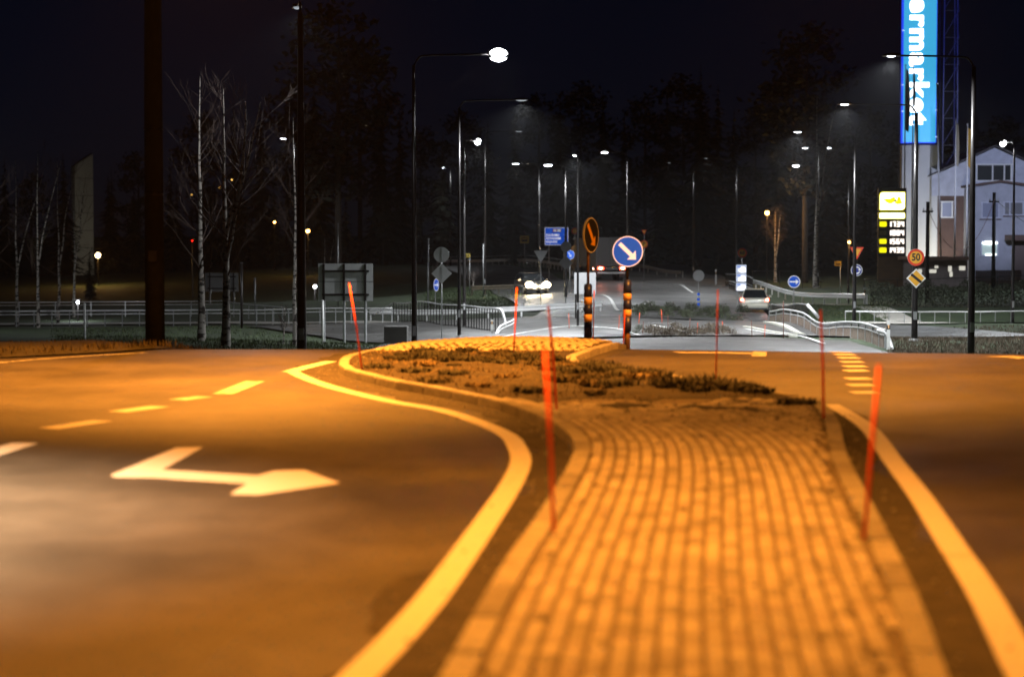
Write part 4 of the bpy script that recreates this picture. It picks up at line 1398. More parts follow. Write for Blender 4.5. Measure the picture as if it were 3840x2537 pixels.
# slatted guard rail on the right
sp_ = [(2885, 1216, 66), (3010, 1232, 72), (3150, 1262, 81), (3250, 1283, 88), (3320, 1302, 94)]
root, b, ps = railing('guard_rail', 'bright guard rail with upright boards below it ending at a delineator post', sp_, 2.0, [(0.74, 0.045), (0.52, 0.03)], M_GALV, M_RAILW, 0.70, 0.045, cat='guard rail')
M_SLAT = mat('weathered_board', (0.26, 0.20, 0.16), 0.8, var=0.3, scale=5)
pp = path_of(sp_, 0.17)
for i, p in enumerate(pp[:-1]):
    t = pp[i + 1] - p
    q = at_ground(p) - b
    hh = 0.50 + R.uniform(-0.03, 0.02)
    MB().box((q.x, q.y + 0.06, q.z + hh / 2 - 0.08), (0.125, 0.025, hh + 0.1), rz=math.atan2(t.y, t.x)).build('board', M_SLAT, root)
e = at_ground(ps[-1]) - b
MB().tube(catmull([e + Vector((-0.3, 0.2, 0.72)), e + Vector((0, 0, 0.62)), e + Vector((0.15, -0.3, 0.25)), e + Vector((0.2, -0.5, -0.1))], 4), 0.07, 8).build('end_tube', M_RAILW, root, True)
root, b, ps = railing('bridge_railing', 'dark barred railing with a bright slanting end tube behind the boards', [(2895, 1210, 64), (2960, 1216, 67), (3030, 1226, 70)], 0.33, [(1.05, 0.04), (0.12, 0.02)], M_POLE, M_GALV, 1.02, 0.02)
e = at_ground(ps[-1]) - b
MB().tube([e + Vector((-0.05, 0, 1.06)), e + Vector((0.55, -0.3, 0.35))], 0.085, 10).build('end_tube', M_RAILW, root, True)
for nm, pth, lab in (('a', [(2722, 1082, 43), (2770, 1088, 45), (2822, 1104, 48)], 'mesh railing behind the white reflective board, upper of the two'), ('b', [(2735, 1100, 47), (2790, 1110, 49), (2840, 1122, 51)], 'mesh railing behind the white reflective board, lower of the two')):
    root, b, ps = railing('bridge_railing', lab, pth, 0.9, [(1.15 if nm == 'a' else 0.75, 0.05), (0.55, 0.03), (0.1, 0.02)], M_POLE, M_GALV, 1.1 if nm == 'a' else 0.72, 0.03)
    for p in path_of(pth, 0.16):
        q = at_ground(p) - b
        MB().tube([(q.x, q.y, q.z + 0.1), (q.x, q.y, q.z + (1.1 if nm == 'a' else 0.7))], 0.008, 4).build('baluster', M_POLE, root)
railing('footpath_railing', 'low white single tube railing along the footpath by the hedge', [(3170, 1217, 69), (3400, 1217, 70), (3600, 1216, 70), (3840, 1213, 71), (4200, 1213, 71)], 0.82, [(0.66, 0.032)], M_GALV, M_RAILW, 0.66, 0.026, group='pale tube railings')
railing('wire_fence', 'dark wire fence in front of the station yard', [(3240, 1110, 52), (3440, 1112, 52), (3650, 1114, 52), (3900, 1114, 52)], 2.4, [(1.75, 0.025), (0.75, 0.02)], M_POLE, M_POLE, 1.8, 0.03, cat='fence')
railing('wire_fence', 'faint dark fence below the white birch trunk', [(2820, 1080, 44), (2950, 1086, 44), (3090, 1090, 45)], 2.4, [(1.45, 0.025), (0.6, 0.02)], M_POLE, M_POLE, 1.5, 0.03, cat='fence')
# kerb strips beside the railing
for i, pth in enumerate(([(2876, 1226, 70), (2930, 1232, 72), (3005, 1246, 76)], [(2800, 1236, 76), (2880, 1246, 79), (2975, 1264, 84)])):
    p = path_of(pth, 1.0)
    mb = MB()
    for a, b_ in zip(p, p[1:]):
        t = (b_ - a).normalized()
        n = Vector((t.y, -t.x, 0)) * 0.2
        c4 = [a - n, b_ - t * 0.02 - n, b_ - t * 0.02 + n, a + n]
        mb.add([tuple(at_ground(v, hh)) for hh in (-0.1, 0.16) for v in c4], [(4, 5, 6, 7), (0, 1, 5, 4), (1, 2, 6, 5), (2, 3, 7, 6), (3, 0, 4, 7)])
    o = mb.build('kerb', mat('pale_kerb', (0.45, 0.44, 0.38), 0.8, var=0.15, scale=4))
    struct(o)

# ------------------------------------------------------------------ vehicles
def loft(mb, secs, k=0, capa=True, capb=True):
    n = len(secs[0])
    o = len(mb.v)
    for s in secs:
        mb.v += [tuple(p) for p in s]
    for i in range(len(secs) - 1):
        for j in range(n):
            mb.f.append((o + i * n + j, o + i * n + (j + 1) % n, o + (i + 1) * n + (j + 1) % n, o + (i + 1) * n + j))
            mb.mi.append(k)
    if capa:
        mb.f.append(tuple(o + j for j in range(n)))
        mb.mi.append(k)
    if capb:
        mb.f.append(tuple(o + (len(secs) - 1) * n + j for j in reversed(range(n))))
        mb.mi.append(k)
    return mb

def car_section(y, hw, z0, z1, bulge=0.05):
    zm = z0 + (z1 - z0) * 0.45
    return [(-hw * .93, y, z0), (hw * .93, y, z0), (hw, y, zm), (hw * .97, y, z1 - 0.08), (hw * .90, y, z1), (-hw * .90, y, z1), (-hw * .97, y, z1 - 0.08), (-hw, y, zm)]

M_GLASSD = mat('car_glass', (0.012, 0.014, 0.016), 0.08, 0.0, spec=0.8)
M_TAIL = mat('tail_lamp', (0.4, 0.01, 0.01), 0.3, emit=(1.0, 0.07, 0.03), estr=1.6, sample=False)
M_TAILHOT = mat('tail_lamp_core', (0.6, 0.2, 0.1), 0.3, emit=(1.0, 0.35, 0.2), estr=5.0, sample=False)
M_HEAD = mat('head_lamp', (0.8, 0.8, 0.7), 0.2, emit=(1.0, 0.80, 0.48), estr=60.0, sample=False)
M_TRIM = mat('car_trim', (0.03, 0.03, 0.032), 0.5)
def car(name, label, px, ppm, yaw, paint, headlights=False):
    b = base_at(px, ppm)
    b.z += 0.08
    root = empty(name, b, label, 'car', None, yaw)      # local +y is the nose
    mb = MB()
    loft(mb, [car_section(-2.22, .80, .34, .80), car_section(-2.12, .87, .26, .96), car_section(-1.5, .90, .22, .98), car_section(0.0, .905, .21, .97), car_section(0.9, .90, .21, .96), car_section(1.7, .86, .24, .86), car_section(2.1, .80, .28, .74), car_section(2.2, .70, .34, .64)])
    body = mb.build('body', paint, root, True)
    bevel(body, 0.03, 2)
    cb_ = MB()
    def cs(y, hw, hwt, z0, z1):
        return [(-hw, y, z0), (hw, y, z0), (hwt, y, z1), (-hwt, y, z1)]
    loft(cb_, [cs(-2.08, .78, .60, .93, 0.99), cs(-1.75, .80, .60, .94, 1.40), cs(-1.0, .80, .62, .94, 1.47), cs(0.0, .80, .62, .94, 1.46), cs(0.4, .80, .60, .94, 1.40), cs(1.15, .78, .68, .93, 0.98)])
    cab = cb_.build('cabin', M_GLASSD, root, True)
    bevel(cab, 0.03, 2)
    MB().box((0, -0.7, 1.475), (1.16, 2.0, 0.03)).build('roof', paint, root)
    for sx in (-1, 1):
        MB().tube([(sx * .58, -1.6, 1.46), (sx * .6, -1.0, 1.54), (sx * .6, 0.0, 1.53), (sx * .58, 0.3, 1.45)], 0.018, 6).build('roof_rail', M_TRIM, root)
        MB().tube([(sx * .795, -1.98, .95), (sx * .63, -1.72, 1.41)], 0.035, 6).build('pillar', paint, root)
        for yy in (-1.35, 1.35):
            w = MB().tube([(sx * .70, yy, .25), (sx * .90, yy, .25)], .32, 18).build('wheel', M_BLACK, root, True)
            MB().tube([(sx * .895, yy, .25), (sx * .915, yy, .25)], .20, 14).build('rim', M_GALV, w)
        MB().box((sx * 1.0, 0.55, 1.0), (0.18, 0.09, 0.13)).build('mirror', paint, root)
        if not headlights:
            tl = MB().prism([(sx * .62, .74), (sx * .88, .78), (sx * .86, .97), (sx * .70, .92)], -2.235, -2.06).build('tail_light', M_TAIL, root)
            MB().sphere((sx * .76, -2.23, .84), (.085, .02, .07), 10, 6).build('bulb', M_TAILHOT, tl)
        else:
            hl = MB().sphere((sx * .62, 2.16, .66), (.30, .14, .23), 12, 8).build('headlight', M_HEAD, root)
            l = bpy.data.lights.new('headlight_beam', 'SPOT')
            l.energy, l.color, l.spot_size, l.spot_blend, l.shadow_soft_size = 4000, (1, .80, .52), math.radians(50), 0.9, 0.08
            lo = bpy.data.objects.new('headlight_beam', l)
            C.objects.link(lo)
            lo.parent = root
            lo.location = (sx * .62, 2.25, .64)
            lo.rotation_euler = (math.radians(86), 0, 0)
    if headlights:
        for sx in (-.26, .26):
            MB().sphere((sx, 2.26, .56), (.13, .08, .13), 12, 8).build('glare_lamp', M_HEAD, root)  # extra lamps added to widen the glare of the headlights
    bmp = MB().box((0, -2.2, .45), (1.62, .16, .22)).build('bumper', paint, root)
    bevel(bmp, 0.04)
    MB().box((0, 2.19, .40), (1.4, .12, .18)).build('front_bumper', M_TRIM, root)
    pl_ = MB().box((0, -2.235, .74), (.52, .02, .12)).build('number_plate', M_SWHITE, root)
    MB().box((0, 2.21, .52), (.52, .02, .11)).build('grille_plate', M_SWHITE, root)
    MB().box((0, -2.19, .30), (1.5, .12, .12)).build('rear_skirt', M_TRIM, root)
    return root
M_SILVER = mat('silver_paint', (0.50, 0.49, 0.42), 0.35, 0.35, var=0.04)
M_DARKCAR = mat('dark_paint', (0.03, 0.03, 0.032), 0.3, 0.3)
car('silver_estate_car', 'silver estate car seen from behind with red tail lights lit', 2829, 60, math.radians(-6), M_SILVER)
car('oncoming_car', 'dark car with glaring headlights coming down the ramp', 1993, 52, math.radians(180 + 12), M_DARKCAR, True)

def lorry(px, ppm, yaw):
    b = base_at(px, ppm)
    b.z += 0.08
    root = empty('lorry', b, 'dark lorry with a boxy body and red tail lights climbing the main road', 'lorry', None, yaw)
    bx_ = MB().box((0, 0, 2.25), (2.5, 6.4, 2.3)).build('cargo_box', mat('lorry_box', (0.045, 0.043, 0.038), 0.5, var=0.15, scale=1.5), root)
    bevel(bx_, 0.04)
    fr = MB()
    for x in (-1.25, 1.25):
        fr.box((x, -3.2, 2.25), (0.08, 0.07, 2.34))
    fr.box((0, -3.2, 3.39), (2.42, 0.07, 0.08))
    fr.build('rear_frame', M_TRIM, bx_)
    for sx in (-1, 1):
        d = MB().box((sx * .605, -3.22, 2.25), (1.16, .03, 2.15)).build('rear_door', mat('lorry_door', (0.022, 0.02, 0.02), 0.5), bx_)
        MB().tube([(sx * .25, -3.25, 1.2), (sx * .25, -3.25, 3.3)], .02, 6).build('lock_bar', M_TRIM, bx_)
    MB().box((0, 0.3, 0.95), (1.0, 7.6, 0.22)).build('chassis', M_TRIM, root)
    cabm = MB()
    loft(cabm, [[(-1.2, 3.4, .6), (1.2, 3.4, .6), (1.15, 3.4, 2.9), (-1.15, 3.4, 2.9)], [(-1.2, 4.6, .6), (1.2, 4.6, .6), (1.12, 4.5, 2.75), (-1.12, 4.5, 2.75)], [(-1.18, 5.1, .65), (1.18, 5.1, .65), (1.05, 4.8, 2.3), (-1.05, 4.8, 2.3)]])
    cb2 = cabm.build('cab', M_DARKCAR, root)
    bevel(cb2, 0.06)
    MB().box((0, 4.98, 1.75), (2.0, 0.06, 0.8)).build('windscreen', M_GLASSD, cb2)
    for sx in (-1, 1):
        MB().box((sx * 1.4, 4.5, 2.0), (.2, .12, .5)).build('mirror', M_TRIM, cb2)
        for yy in (-2.2, -1.1, 4.1):
            w = MB().tube([(sx * .85, yy, .45), (sx * 1.2, yy, .45)], .48, 18).build('wheel', M_BLACK, root, True)
            MB().tube([(sx * 1.19, yy, .45), (sx * 1.22, yy, .45)], .26, 14).build('rim', M_GALV, w)
        MB().box((sx * 1.0, -2.85, .55), (.45, .02, .6)).build('mud_flap', M_BLACK, root)
        t = MB().box((sx * 0.92, -3.28, 0.98), (.5, .06, .2)).build('tail_light', M_TAIL, root)
        MB().sphere((sx * 0.92, -3.32, 0.98), (.14, .03, .09), 10, 6).build('bulb', M_TAILHOT, t)
    MB().box((0, -3.2, .62), (2.3, .1, .14)).build('underrun_bar', M_GALV, root)
    MB().sphere((0.1, -3.27, 1.0), (.09, .03, .07), 8, 6).build('plate_lamp', mat('amber_lamp', (.8, .5, .1), .4, emit=(1, .55, .12), estr=2, sample=False), root)
    MB().sphere((-1.28, -2.4, .95), (.03, .08, .06), 8, 6).build('side_marker', M_TAILHOT, root)
    MB().sphere((-1.28, 2.2, .95), (.03, .07, .05), 8, 6).build('side_marker', MATS['amber_lamp'], root)
    return root
lorry(2250, 46, math.radians(14))

# ------------------------------------------------------------------ tall blue sign, fuel price sign, house
M_SIGNLIT = mat('blue_lightbox', (0.05, 0.3, 0.7), 0.4, emit=(0.05, 0.44, 0.78), estr=0.115, var=0.0)
nt = M_SIGNLIT.node_tree
M_EDGE = mat('blue_edge', (0.02, 0.05, 0.6), 0.4, emit=(0.02, 0.07, 1.0), estr=0.11)
M_LETTER = mat('white_lightbox', (0.8, 0.8, 0.8), 0.4, emit=(1, 1, 1), estr=0.45)
pt = W(3442, 1045, 41)
pt.z = zg(pt.x, pt.y)
tower = empty('tall_sign', pt, 'tall pylon with a glowing blue panel and white letters running downward', 'sign')
def lz(py, ppm=41): return zat(py, ppm) - pt.z
bev = bevel(MB().box((0.1, 0.5, lz(545) / 2), (3.3, 1.0, lz(545))).build('pylon', mat('pylon_white', (0.62, 0.62, 0.60), 0.6, var=0.06, scale=0.6), tower), 0.05)
for x in (-1.75, 1.95):
    MB().tube([(x, 0.2, 0), (x, 0.2, lz(-420))], 0.09, 8).build('frame_tube', M_POLE, tower)
z0, z1 = lz(537), lz(-400)
MB().box((0, 0.5, (z0 + z1) / 2), (3.1, 1.0, z1 - z0)).build('panel_case', M_EDGE, tower)
pn = MB().box((0, -0.02, (z0 + z1) / 2), (2.98, 0.03, z1 - z0 - 0.12)).build('panel', M_SIGNLIT, tower)
tx = text_mesh('lettering', 'ermarket', 2.42, M_LETTER, pn, (0.02, -0.06, 0), rot=(math.pi / 2, math.pi / 2, 0), bold=0.085, extrude=0.01, spacing=1.12, align='RIGHT', sx=1.13)
tx.location = (-0.15, -0.06, lz(468))
for px_, py_ in ((-1.55, 120), (-1.55, 322), (-1.55, 420), (1.55, 318), (1.55, 415), (1.55, 515)):
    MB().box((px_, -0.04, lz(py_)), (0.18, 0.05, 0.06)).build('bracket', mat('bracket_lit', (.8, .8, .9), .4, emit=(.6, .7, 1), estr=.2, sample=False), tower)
fl = empty('floodlight', pt + Vector((0.9, -4.2, 0.0)), 'small ground floodlight shining up the white pylon', 'floodlight')
MB().box((0, 0, 0.15), (0.1, 0.1, 0.5)).build('stand', M_POLE, fl)
MB().box((0, 0, 0.5), (0.5, 0.25, 0.35), rx=-0.5).build('housing', M_POLE, fl)
MB().box((0, 0.12, 0.58), (0.42, 0.02, 0.28), rx=-0.5).build('glass', M_LENSDIM, fl)
spot(fl, (0, 0.25, 0.75), 130, (1, .96, .84), 78, 0.35, (math.radians(128), 0, math.radians(-4)))

# lattice mast
mp = W(3552, 1040, 40)
mp.z = zg(mp.x, mp.y)
mast = empty('lattice_mast', mp, 'faint steel lattice mast beside the tall blue sign', 'mast')
zt = zat(-50, 40) - mp.z
for x, y in ((-.75, -.75), (.75, -.75), (.75, .75), (-.75, .75)):
    MB().tube([(x, y, 0), (x * .8, y * .8, zt)], .05, 6).build('leg', M_GALV, mast)
for k in range(11):
    za, zb = zt * k / 11, zt * (k + 1) / 11
    br = MB()
    for (x0, y0), (x1, y1) in (((-.72, -.72), (.72, -.72)), ((.72, -.72), (.72, .72))):
        br.tube([(x0, y0, za), (x1, y1, zb)], .02, 5)
        br.tube([(x0, y0, zb), (x1, y1, zb)], .02, 5)
    br.build('brace', M_GALV, mast)

# flagpoles and flags
def flagpole(label, px, ppm, ytop, ybase, flag=None, lean=0.0, flagm=None):
    b = base_at(px, ppm)
    root = empty('flagpole', b, label, 'flagpole', 'white flagpoles by the station')
    h = zat(ytop, ppm) - b.z
    MB().tube([(0, 0, -0.2), (lean * h * .5, 0, h * .5), (lean * h, 0, h)], [.085, .065, .035], 10).build('pole', M_WHITE, root, True)
    MB().sphere((lean * h, 0, h + .05), .07, 8, 6).build('finial', M_GALV, root)
    if flag:
        z1, z2, wd = zat(flag[0], ppm) - b.z, zat(flag[1], ppm) - b.z, flag[2]
        mb = MB()
        n, m = 8, 18
        for j in range(m + 1):
            t = j / m
            for i in range(n + 1):
                s = i / n
                wv = wd * s * (0.35 + 0.65 * abs(math.sin(t * 2.2 + .4)))
                mb.v.append((lean * h * .8 + 0.06 + wv, 0.12 * math.sin(s * 9 + t * 3), z1 + (z2 - z1) * t - 0.5 * s * abs(wd)))
        for j in range(m):
            for i in range(n):
                mb.f.append((j * (n + 1) + i, j * (n + 1) + i + 1, (j + 1) * (n + 1) + i + 1, (j + 1) * (n + 1) + i))
                mb.mi.append(0)
        mb.build('flag', flagm, root, True, fix=False)
    return root
M_FLAGD = mat('flag_dark', (0.02, 0.025, 0.06), 0.8)
flagpole('white flagpole with a dark furled flag before the blue panel', 3390, 43.5, 250, 1020, (262, 490, 0.34), 0, M_FLAGD)
flagpole('white flagpole left bare at the pylon edge', 3378, 43.5, 560, 1020)
flagpole('thick white flagpole with a dark flag across the letters', 3418, 43.5, 250, 1040, (275, 400, 0.13), 0.002, M_FLAGD)
flagpole('leaning white flagpole at the corner of the pylon', 3532, 43.5, 320, 1055, None, -0.035)
flagpole('white flagpole with a pale limp flag before the brown wall', 3580, 43.5, 455, 1020, (462, 620, 0.25), 0, mat('flag_pale', (0.32, 0.28, 0.2), 0.8))
flagpole('white flagpole with a yellow limp flag before the gable', 3624, 43.5, 470, 1055, (480, 625, 0.45), 0, mat('flag_yellow', (0.42, 0.24, 0.03), 0.8))

# fuel price sign
fp = W(3344, 1060, 45)
fp.z = zg(fp.x, fp.y)
fs_ = empty('fuel_price_sign', fp, 'dark fuel price sign with glowing yellow panels and four white prices', 'sign')
def fz(py): return zat(py, 45) - fp.z
fcase = bevel(MB().box((0, 0.2, (fz(705) + fz(962)) / 2), (2.36, 0.4, fz(705) - fz(962))).build('case', M_SBLACK, fs_), 0.04)
MB().box((0, 0.25, fz(962) / 2 - 0.01), (2.30, 0.3, fz(962) - 0.02)).build('plinth', mat('plinth_brown', (0.07, 0.04, 0.015), 0.6, var=0.2, scale=2), fs_)
M_YL = mat('yellow_lit', (0.8, 0.8, 0.05), 0.4, emit=(1.0, 0.9, 0.0), estr=0.16)
M_YW = mat('white_lit', (0.8, 0.8, 0.8), 0.4, emit=(1, 1, 0.95), estr=0.5)
M_YD = mat('yellow_dim', (0.1, 0.1, 0.02), 0.5)
M_DIG = mat('digit_lit', (0.8, 0.7, 0.6), 0.4, emit=(1, 0.86, 0.74), estr=0.34)
def rrect(w, h, r, corners=(1, 1, 1, 1)):
    pts = []
    for (cx, cz, a0), on in zip(((w / 2, h / 2, 0), (-w / 2, h / 2, 90), (-w / 2, -h / 2, 180), (w / 2, -h / 2, 270)), corners):
        rr_ = r if on else 0.03
        for t in range(6):
            a = math.radians(a0 + 90 * t / 5)
            pts.append((cx - math.copysign(rr_, cx) + rr_ * math.cos(a), cz - math.copysign(rr_, cz) + rr_ * math.sin(a)))
    return pts
def fpanel(name, px0, py0, px1, py1, m, r, y, corners=(1, 1, 1, 1), ins=0.0, parent=None):
    w, h = (px1 - px0) / 45 - ins * 2, (py1 - py0) / 45 - ins * 2
    return MB().prism(rrect(w, h, r, corners), y - 0.012, y).build(name, m, parent or fs_, loc=(((px0 + px1) / 2 - 3344) / 45, -0.003, (fz(py0) + fz(py1)) / 2))
fpanel('logo_panel', 3295, 720, 3392, 789, M_YL, 0.28, 0.0, (0, 1, 0, 1))
fpanel('logo_field', 3295, 720, 3392, 789, M_YW, 0.24, -0.02, (0, 1, 0, 1), 0.07)
lg = empty('logo', (0, 0, 0), '', '')
bpy.data.objects.remove(lg)
def logo(poly, m, y):
    MB().prism([((x - 3344) / 45, fz(yy)) for x, yy in poly], y - 0.006, y).build('logo_shape', m, fs_)
logo([(3309, 750), (3312, 746), (3336, 745), (3345, 739), (3356, 741), (3352, 757), (3342, 764), (3330, 764), (3322, 760)], M_YL, -0.035)
logo([(3362, 740), (3368, 737), (3375, 742), (3376, 752), (3382, 765), (3358, 766), (3350, 760), (3360, 752)], M_YL, -0.035)
logo([(3349, 755), (3359, 744), (3358, 755), (3353, 757)], M_SBLACK, -0.045)
logo([(3377, 750), (3381, 757), (3376, 757)], M_SBLACK, -0.045)
logo([(3326, 766), (3340, 769), (3381, 769), (3380, 765), (3378, 767), (3341, 767.5)], M_SBLACK, -0.045)
fpanel('name_panel', 3294, 797, 3392, 821, M_YL, 0.1, 0.0)
fpanel('name_field', 3294, 797, 3392, 821, M_YW, 0.08, -0.02, ins=0.06)
SEG = {'0': 'abcdef', '1': 'bc', '2': 'abged', '3': 'abgcd', '4': 'fgbc', '5': 'afgcd', '6': 'afgedc', '7': 'abc', '8': 'abcdefg', '9': 'abcdfg'}
def digit(ch, x, z, w, h, parent):
    t = 0.07
    mb = MB()
    S_ = {'a': (0, h / 2, w, t), 'g': (0, 0, w, t), 'd': (0, -h / 2, w, t), 'f': (-w / 2, h / 4, t, h / 2), 'b': (w / 2, h / 4, t, h / 2), 'e': (-w / 2, -h / 4, t, h / 2), 'c': (w / 2, -h / 4, t, h / 2)}
    for i, s in enumerate(SEG[ch]):
        cx, cz, a, b_ = S_[s]
        mb.box((x + cx, -0.03 - 0.001 * i, z + cz), (a + t * .7, 0.02, b_ + t * .4 if b_ > t else t))
    mb.build('digit', M_DIG, parent)
for i, (num, y0, y1) in enumerate((('1734', 828, 853), ('1884', 861, 885), ('1564', 893, 917), ('1439', 925, 950))):
    row = fpanel('grade_panel', 3296, y0 + 3, 3323, y1 - 3, M_YD if i == 1 else M_YL, 0.1, 0.0)
    zc = (fz(y0) + fz(y1)) / 2
    for k, ch in enumerate(num):
        digit(ch, (3335 + 15.5 * k - 3344) / 45, zc, 0.175, 0.38, fs_)

# house
hp = W(3735, 1050, 41)
hp.z = zg(hp.x, hp.y)
house = empty('gabled_house', hp, 'pale gabled house with attic windows, brown lower wall and a front extension', 'house')
def hx(px): return (px - 3735) / 41
def hz(py): return zat(py, 41) - hp.z
M_STUCCO = mat('stucco_blue', (0.52, 0.54, 0.62), 0.85, var=0.14, scale=1.5, bump=0.2)
M_BROWN = mat('brown_boards', (0.10, 0.055, 0.04), 0.7, var=0.2, scale=3)
M_WGLASS = mat('window_dark', (0.03, 0.035, 0.035), 0.15, spec=0.6)
xa, xb = hx(3492), hx(3958)
MB().prism([(xa, 0), (xb, 0), (xb, hz(735)), (xa, hz(735))], 0.02, 9).build('lower_wall', M_BROWN, house)
MB().prism([(xa - .05, hz(735)), (xb + .05, hz(735)), (xb + .05, hz(662)), (hx(3725), hz(556)), (xa - .05, hz(662))], 0, 9).build('gable_wall', M_STUCCO, house)
for s, x0, x1 in ((-1, hx(3725), xa - 0.4), (1, hx(3725), xb + 0.4)):
    za, zb = hz(551), hz(551) - abs(x1 - x0) * (hz(556) - hz(662)) / abs(xa - hx(3725))
    MB().prism([(x0, za), (x1, zb), (x1, zb + .14), (x0, za + .14)], -0.25, 9.6).build('roof', mat('roof_sheet', (0.05, 0.045, 0.045), 0.6, var=0.2, scale=2), house)
def window(px0, py0, px1, py1, y, panes, parent, fm, gm):
    x0, x1, z0_, z1_ = hx(px0), hx(px1), hz(py1), hz(py0)
    f = MB()
    t = 0.12
    f.box(((x0 + x1) / 2, y, z1_), (x1 - x0 + 2 * t, .08, t))
    f.box(((x0 + x1) / 2, y, z0_), (x1 - x0 + 2 * t, .08, t))
    for k in range(len(panes) + 1):
        xx = x0 + (x1 - x0) * ([0] + panes)[k]
        f.box((xx, y - .002, (z0_ + z1_) / 2), (t, .08, z1_ - z0_ - t))
    fr = f.build('window', fm, parent)
    pr = [0] + panes
    for k in range(len(panes)):
        a, b_ = x0 + (x1 - x0) * pr[k] + t / 2, x0 + (x1 - x0) * pr[k + 1] - t / 2
        MB().box(((a + b_) / 2, y + .01, (z0_ + z1_) / 2), (b_ - a, .03, z1_ - z0_ - t)).build('pane', gm, fr)
window(3658, 618, 3787, 679, -0.04, [.46, .80, 1], house, M_WHITE, M_WGLASS)
window(3528, 757, 3568, 815, -0.03, [1], house, M_WHITE, mat('window_blue', (0.20, 0.22, 0.30), 0.3))
ya = -2.4
MB().prism([(hx(3612), 0), (hx(3838), 0), (hx(3838), hz(708)), (hx(3723), hz(690)), (hx(3612), hz(708))], ya, -0.01).build('extension_wall', mat('stucco_grey', (0.42, 0.43, 0.48), 0.85, var=0.10, scale=1.5), house)
for x1 in (hx(3600), hx(3850)):
    MB().prism([(hx(3723), hz(688)), (x1, hz(706)), (x1, hz(697)), (hx(3723), hz(680))], ya - .35, 0.3).build('extension_roof', M_BROWN, house)
window(3656, 762, 3718, 818, ya - .03, [1], house, M_STUCCO, MATS['window_blue'])
window(3738, 760, 3808, 808, ya - .03, [.3, 1], house, M_STUCCO, mat('window_grey', (0.16, 0.16, 0.17), 0.3))
MB().box((hx(3687), ya - .15, hz(824)), (1.9, .3, .08)).build('sill', M_BROWN, house)
MB().box((hx(3775), ya - .15, hz(812)), (2.0, .3, .08)).build('sill', M_BROWN, house)
MB().box((hx(3800), ya - 1.2, hz(892)), (2.9, 2.2, .5)).build('porch_roof', M_BROWN, house)
MB().box((hx(3812), ya - .06, hz(985)), (1.9, .1, 3.9)).build('porch_door', mat('door_brown', (0.13, 0.09, 0.075), 0.6), house)
M_WARM = mat('lit_room', (0.3, 0.35, 0.34), 0.4, emit=(0.75, 1.0, 0.95), estr=0.035)
MB().sphere((hx(3686), ya - .1, hz(911)), (.72, .1, .17), 14, 8).build('wall_lamp', mat('wall_lamp_lit', (.8, .8, .8), .4, emit=(.9, 1, .98), estr=.6), house)
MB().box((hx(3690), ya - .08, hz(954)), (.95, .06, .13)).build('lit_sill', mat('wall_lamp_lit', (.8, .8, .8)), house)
window(3655, 905, 3716, 958, ya - .03, [1], house, M_STUCCO, M_WARM)
window(3770, 920, 3792, 955, ya - .03, [1], house, M_STUCCO, mat('lit_dim', (0.3, 0.3, 0.28), 0.4, emit=(.8, .8, .7), estr=.02, sample=False))
fence_ = MB()
ft = empty('board_fence', W(3740, 1060, 44), 'low dark board fence in front of the pale house', 'fence')
ft.location.z = zg(ft.location.x, ft.location.y)
for k in range(26):
    MB().box((-1.8 + k * .15, 0, .5), (.13, .03, 1.35 + R.uniform(-.03, .03))).build('board', M_BROWN, ft)
fill_base = base_at(4010, 50)  # foot of an unseen lamp added to brighten the house
street_lamp('unseen floodlight on a pole added to brighten the gabled house', 0, 1, 0, 0, 500, M_LENS, 0, 0.09, (0.78, 0.85, 1.0), group='street lamps on grey steel poles', pos=fill_base, head=Vector((-1.5, 0, 9.0)), size=150)
tgt = hp + Vector((-0.5, 0, 9.5))
src = fill_base + Vector((-0.6, 0, 9.6))
dv = tgt - src
gable_fill = empty('floodlight', src, 'unseen floodlight head added to brighten the pale gable', 'floodlight')  # added out of view to throw bluish light on the gable
MB().box((0, 0, 0), (0.5, 0.25, 0.35)).build('housing', M_POLE, gable_fill)
MB().box((-0.1, 0.14, 0), (0.42, 0.02, 0.28)).build('glass', M_LENSDIM, gable_fill)
lo = spot(gable_fill, (0, 0, 0), 2300, (0.62, 0.70, 1.0), 40, 0.7)
lo.location = dv.normalized() * 0.35
lo.rotation_euler = dv.to_track_quat('-Z', 'Y').to_euler()

# station kiosk with lit windows
kp = W(3520, 1056, 46)
kp.z = zg(kp.x, kp.y)
kiosk = empty('station_kiosk', kp, 'low dark station building with a row of small lit windows', 'building')
MB().box((0, 1.5, 1.1), (4.6, 3.0, 2.2)).build('wall', mat('kiosk_wall', (0.14, 0.12, 0.12), 0.7, var=0.2, scale=2), kiosk)
MB().box((0, 1.2, 2.35), (5.4, 4.4, 0.28)).build('roof', M_BROWN, kiosk)
M_KW = mat('kiosk_lit', (0.5, 0.5, 0.45), 0.4, emit=(1, .96, .82), estr=.07, sample=False)
for x, z, w, h_ in ((-1.9, 1.55, .35, .2), (-1.65, 1.3, .55, .35), (-.5, 1.3, .6, .3), (-.2, 1.65, .3, .22), (.9, 1.5, .3, .45), (1.0, 1.05, .25, .4), (1.9, 1.55, .5, .35)):
    f = MB().box((x, -.012, z), (w + .08, .03, h_ + .08)).build('window', M_POLE, kiosk)
    MB().box((x, -.032, z), (w, .02, h_)).build('pane', M_KW, f)

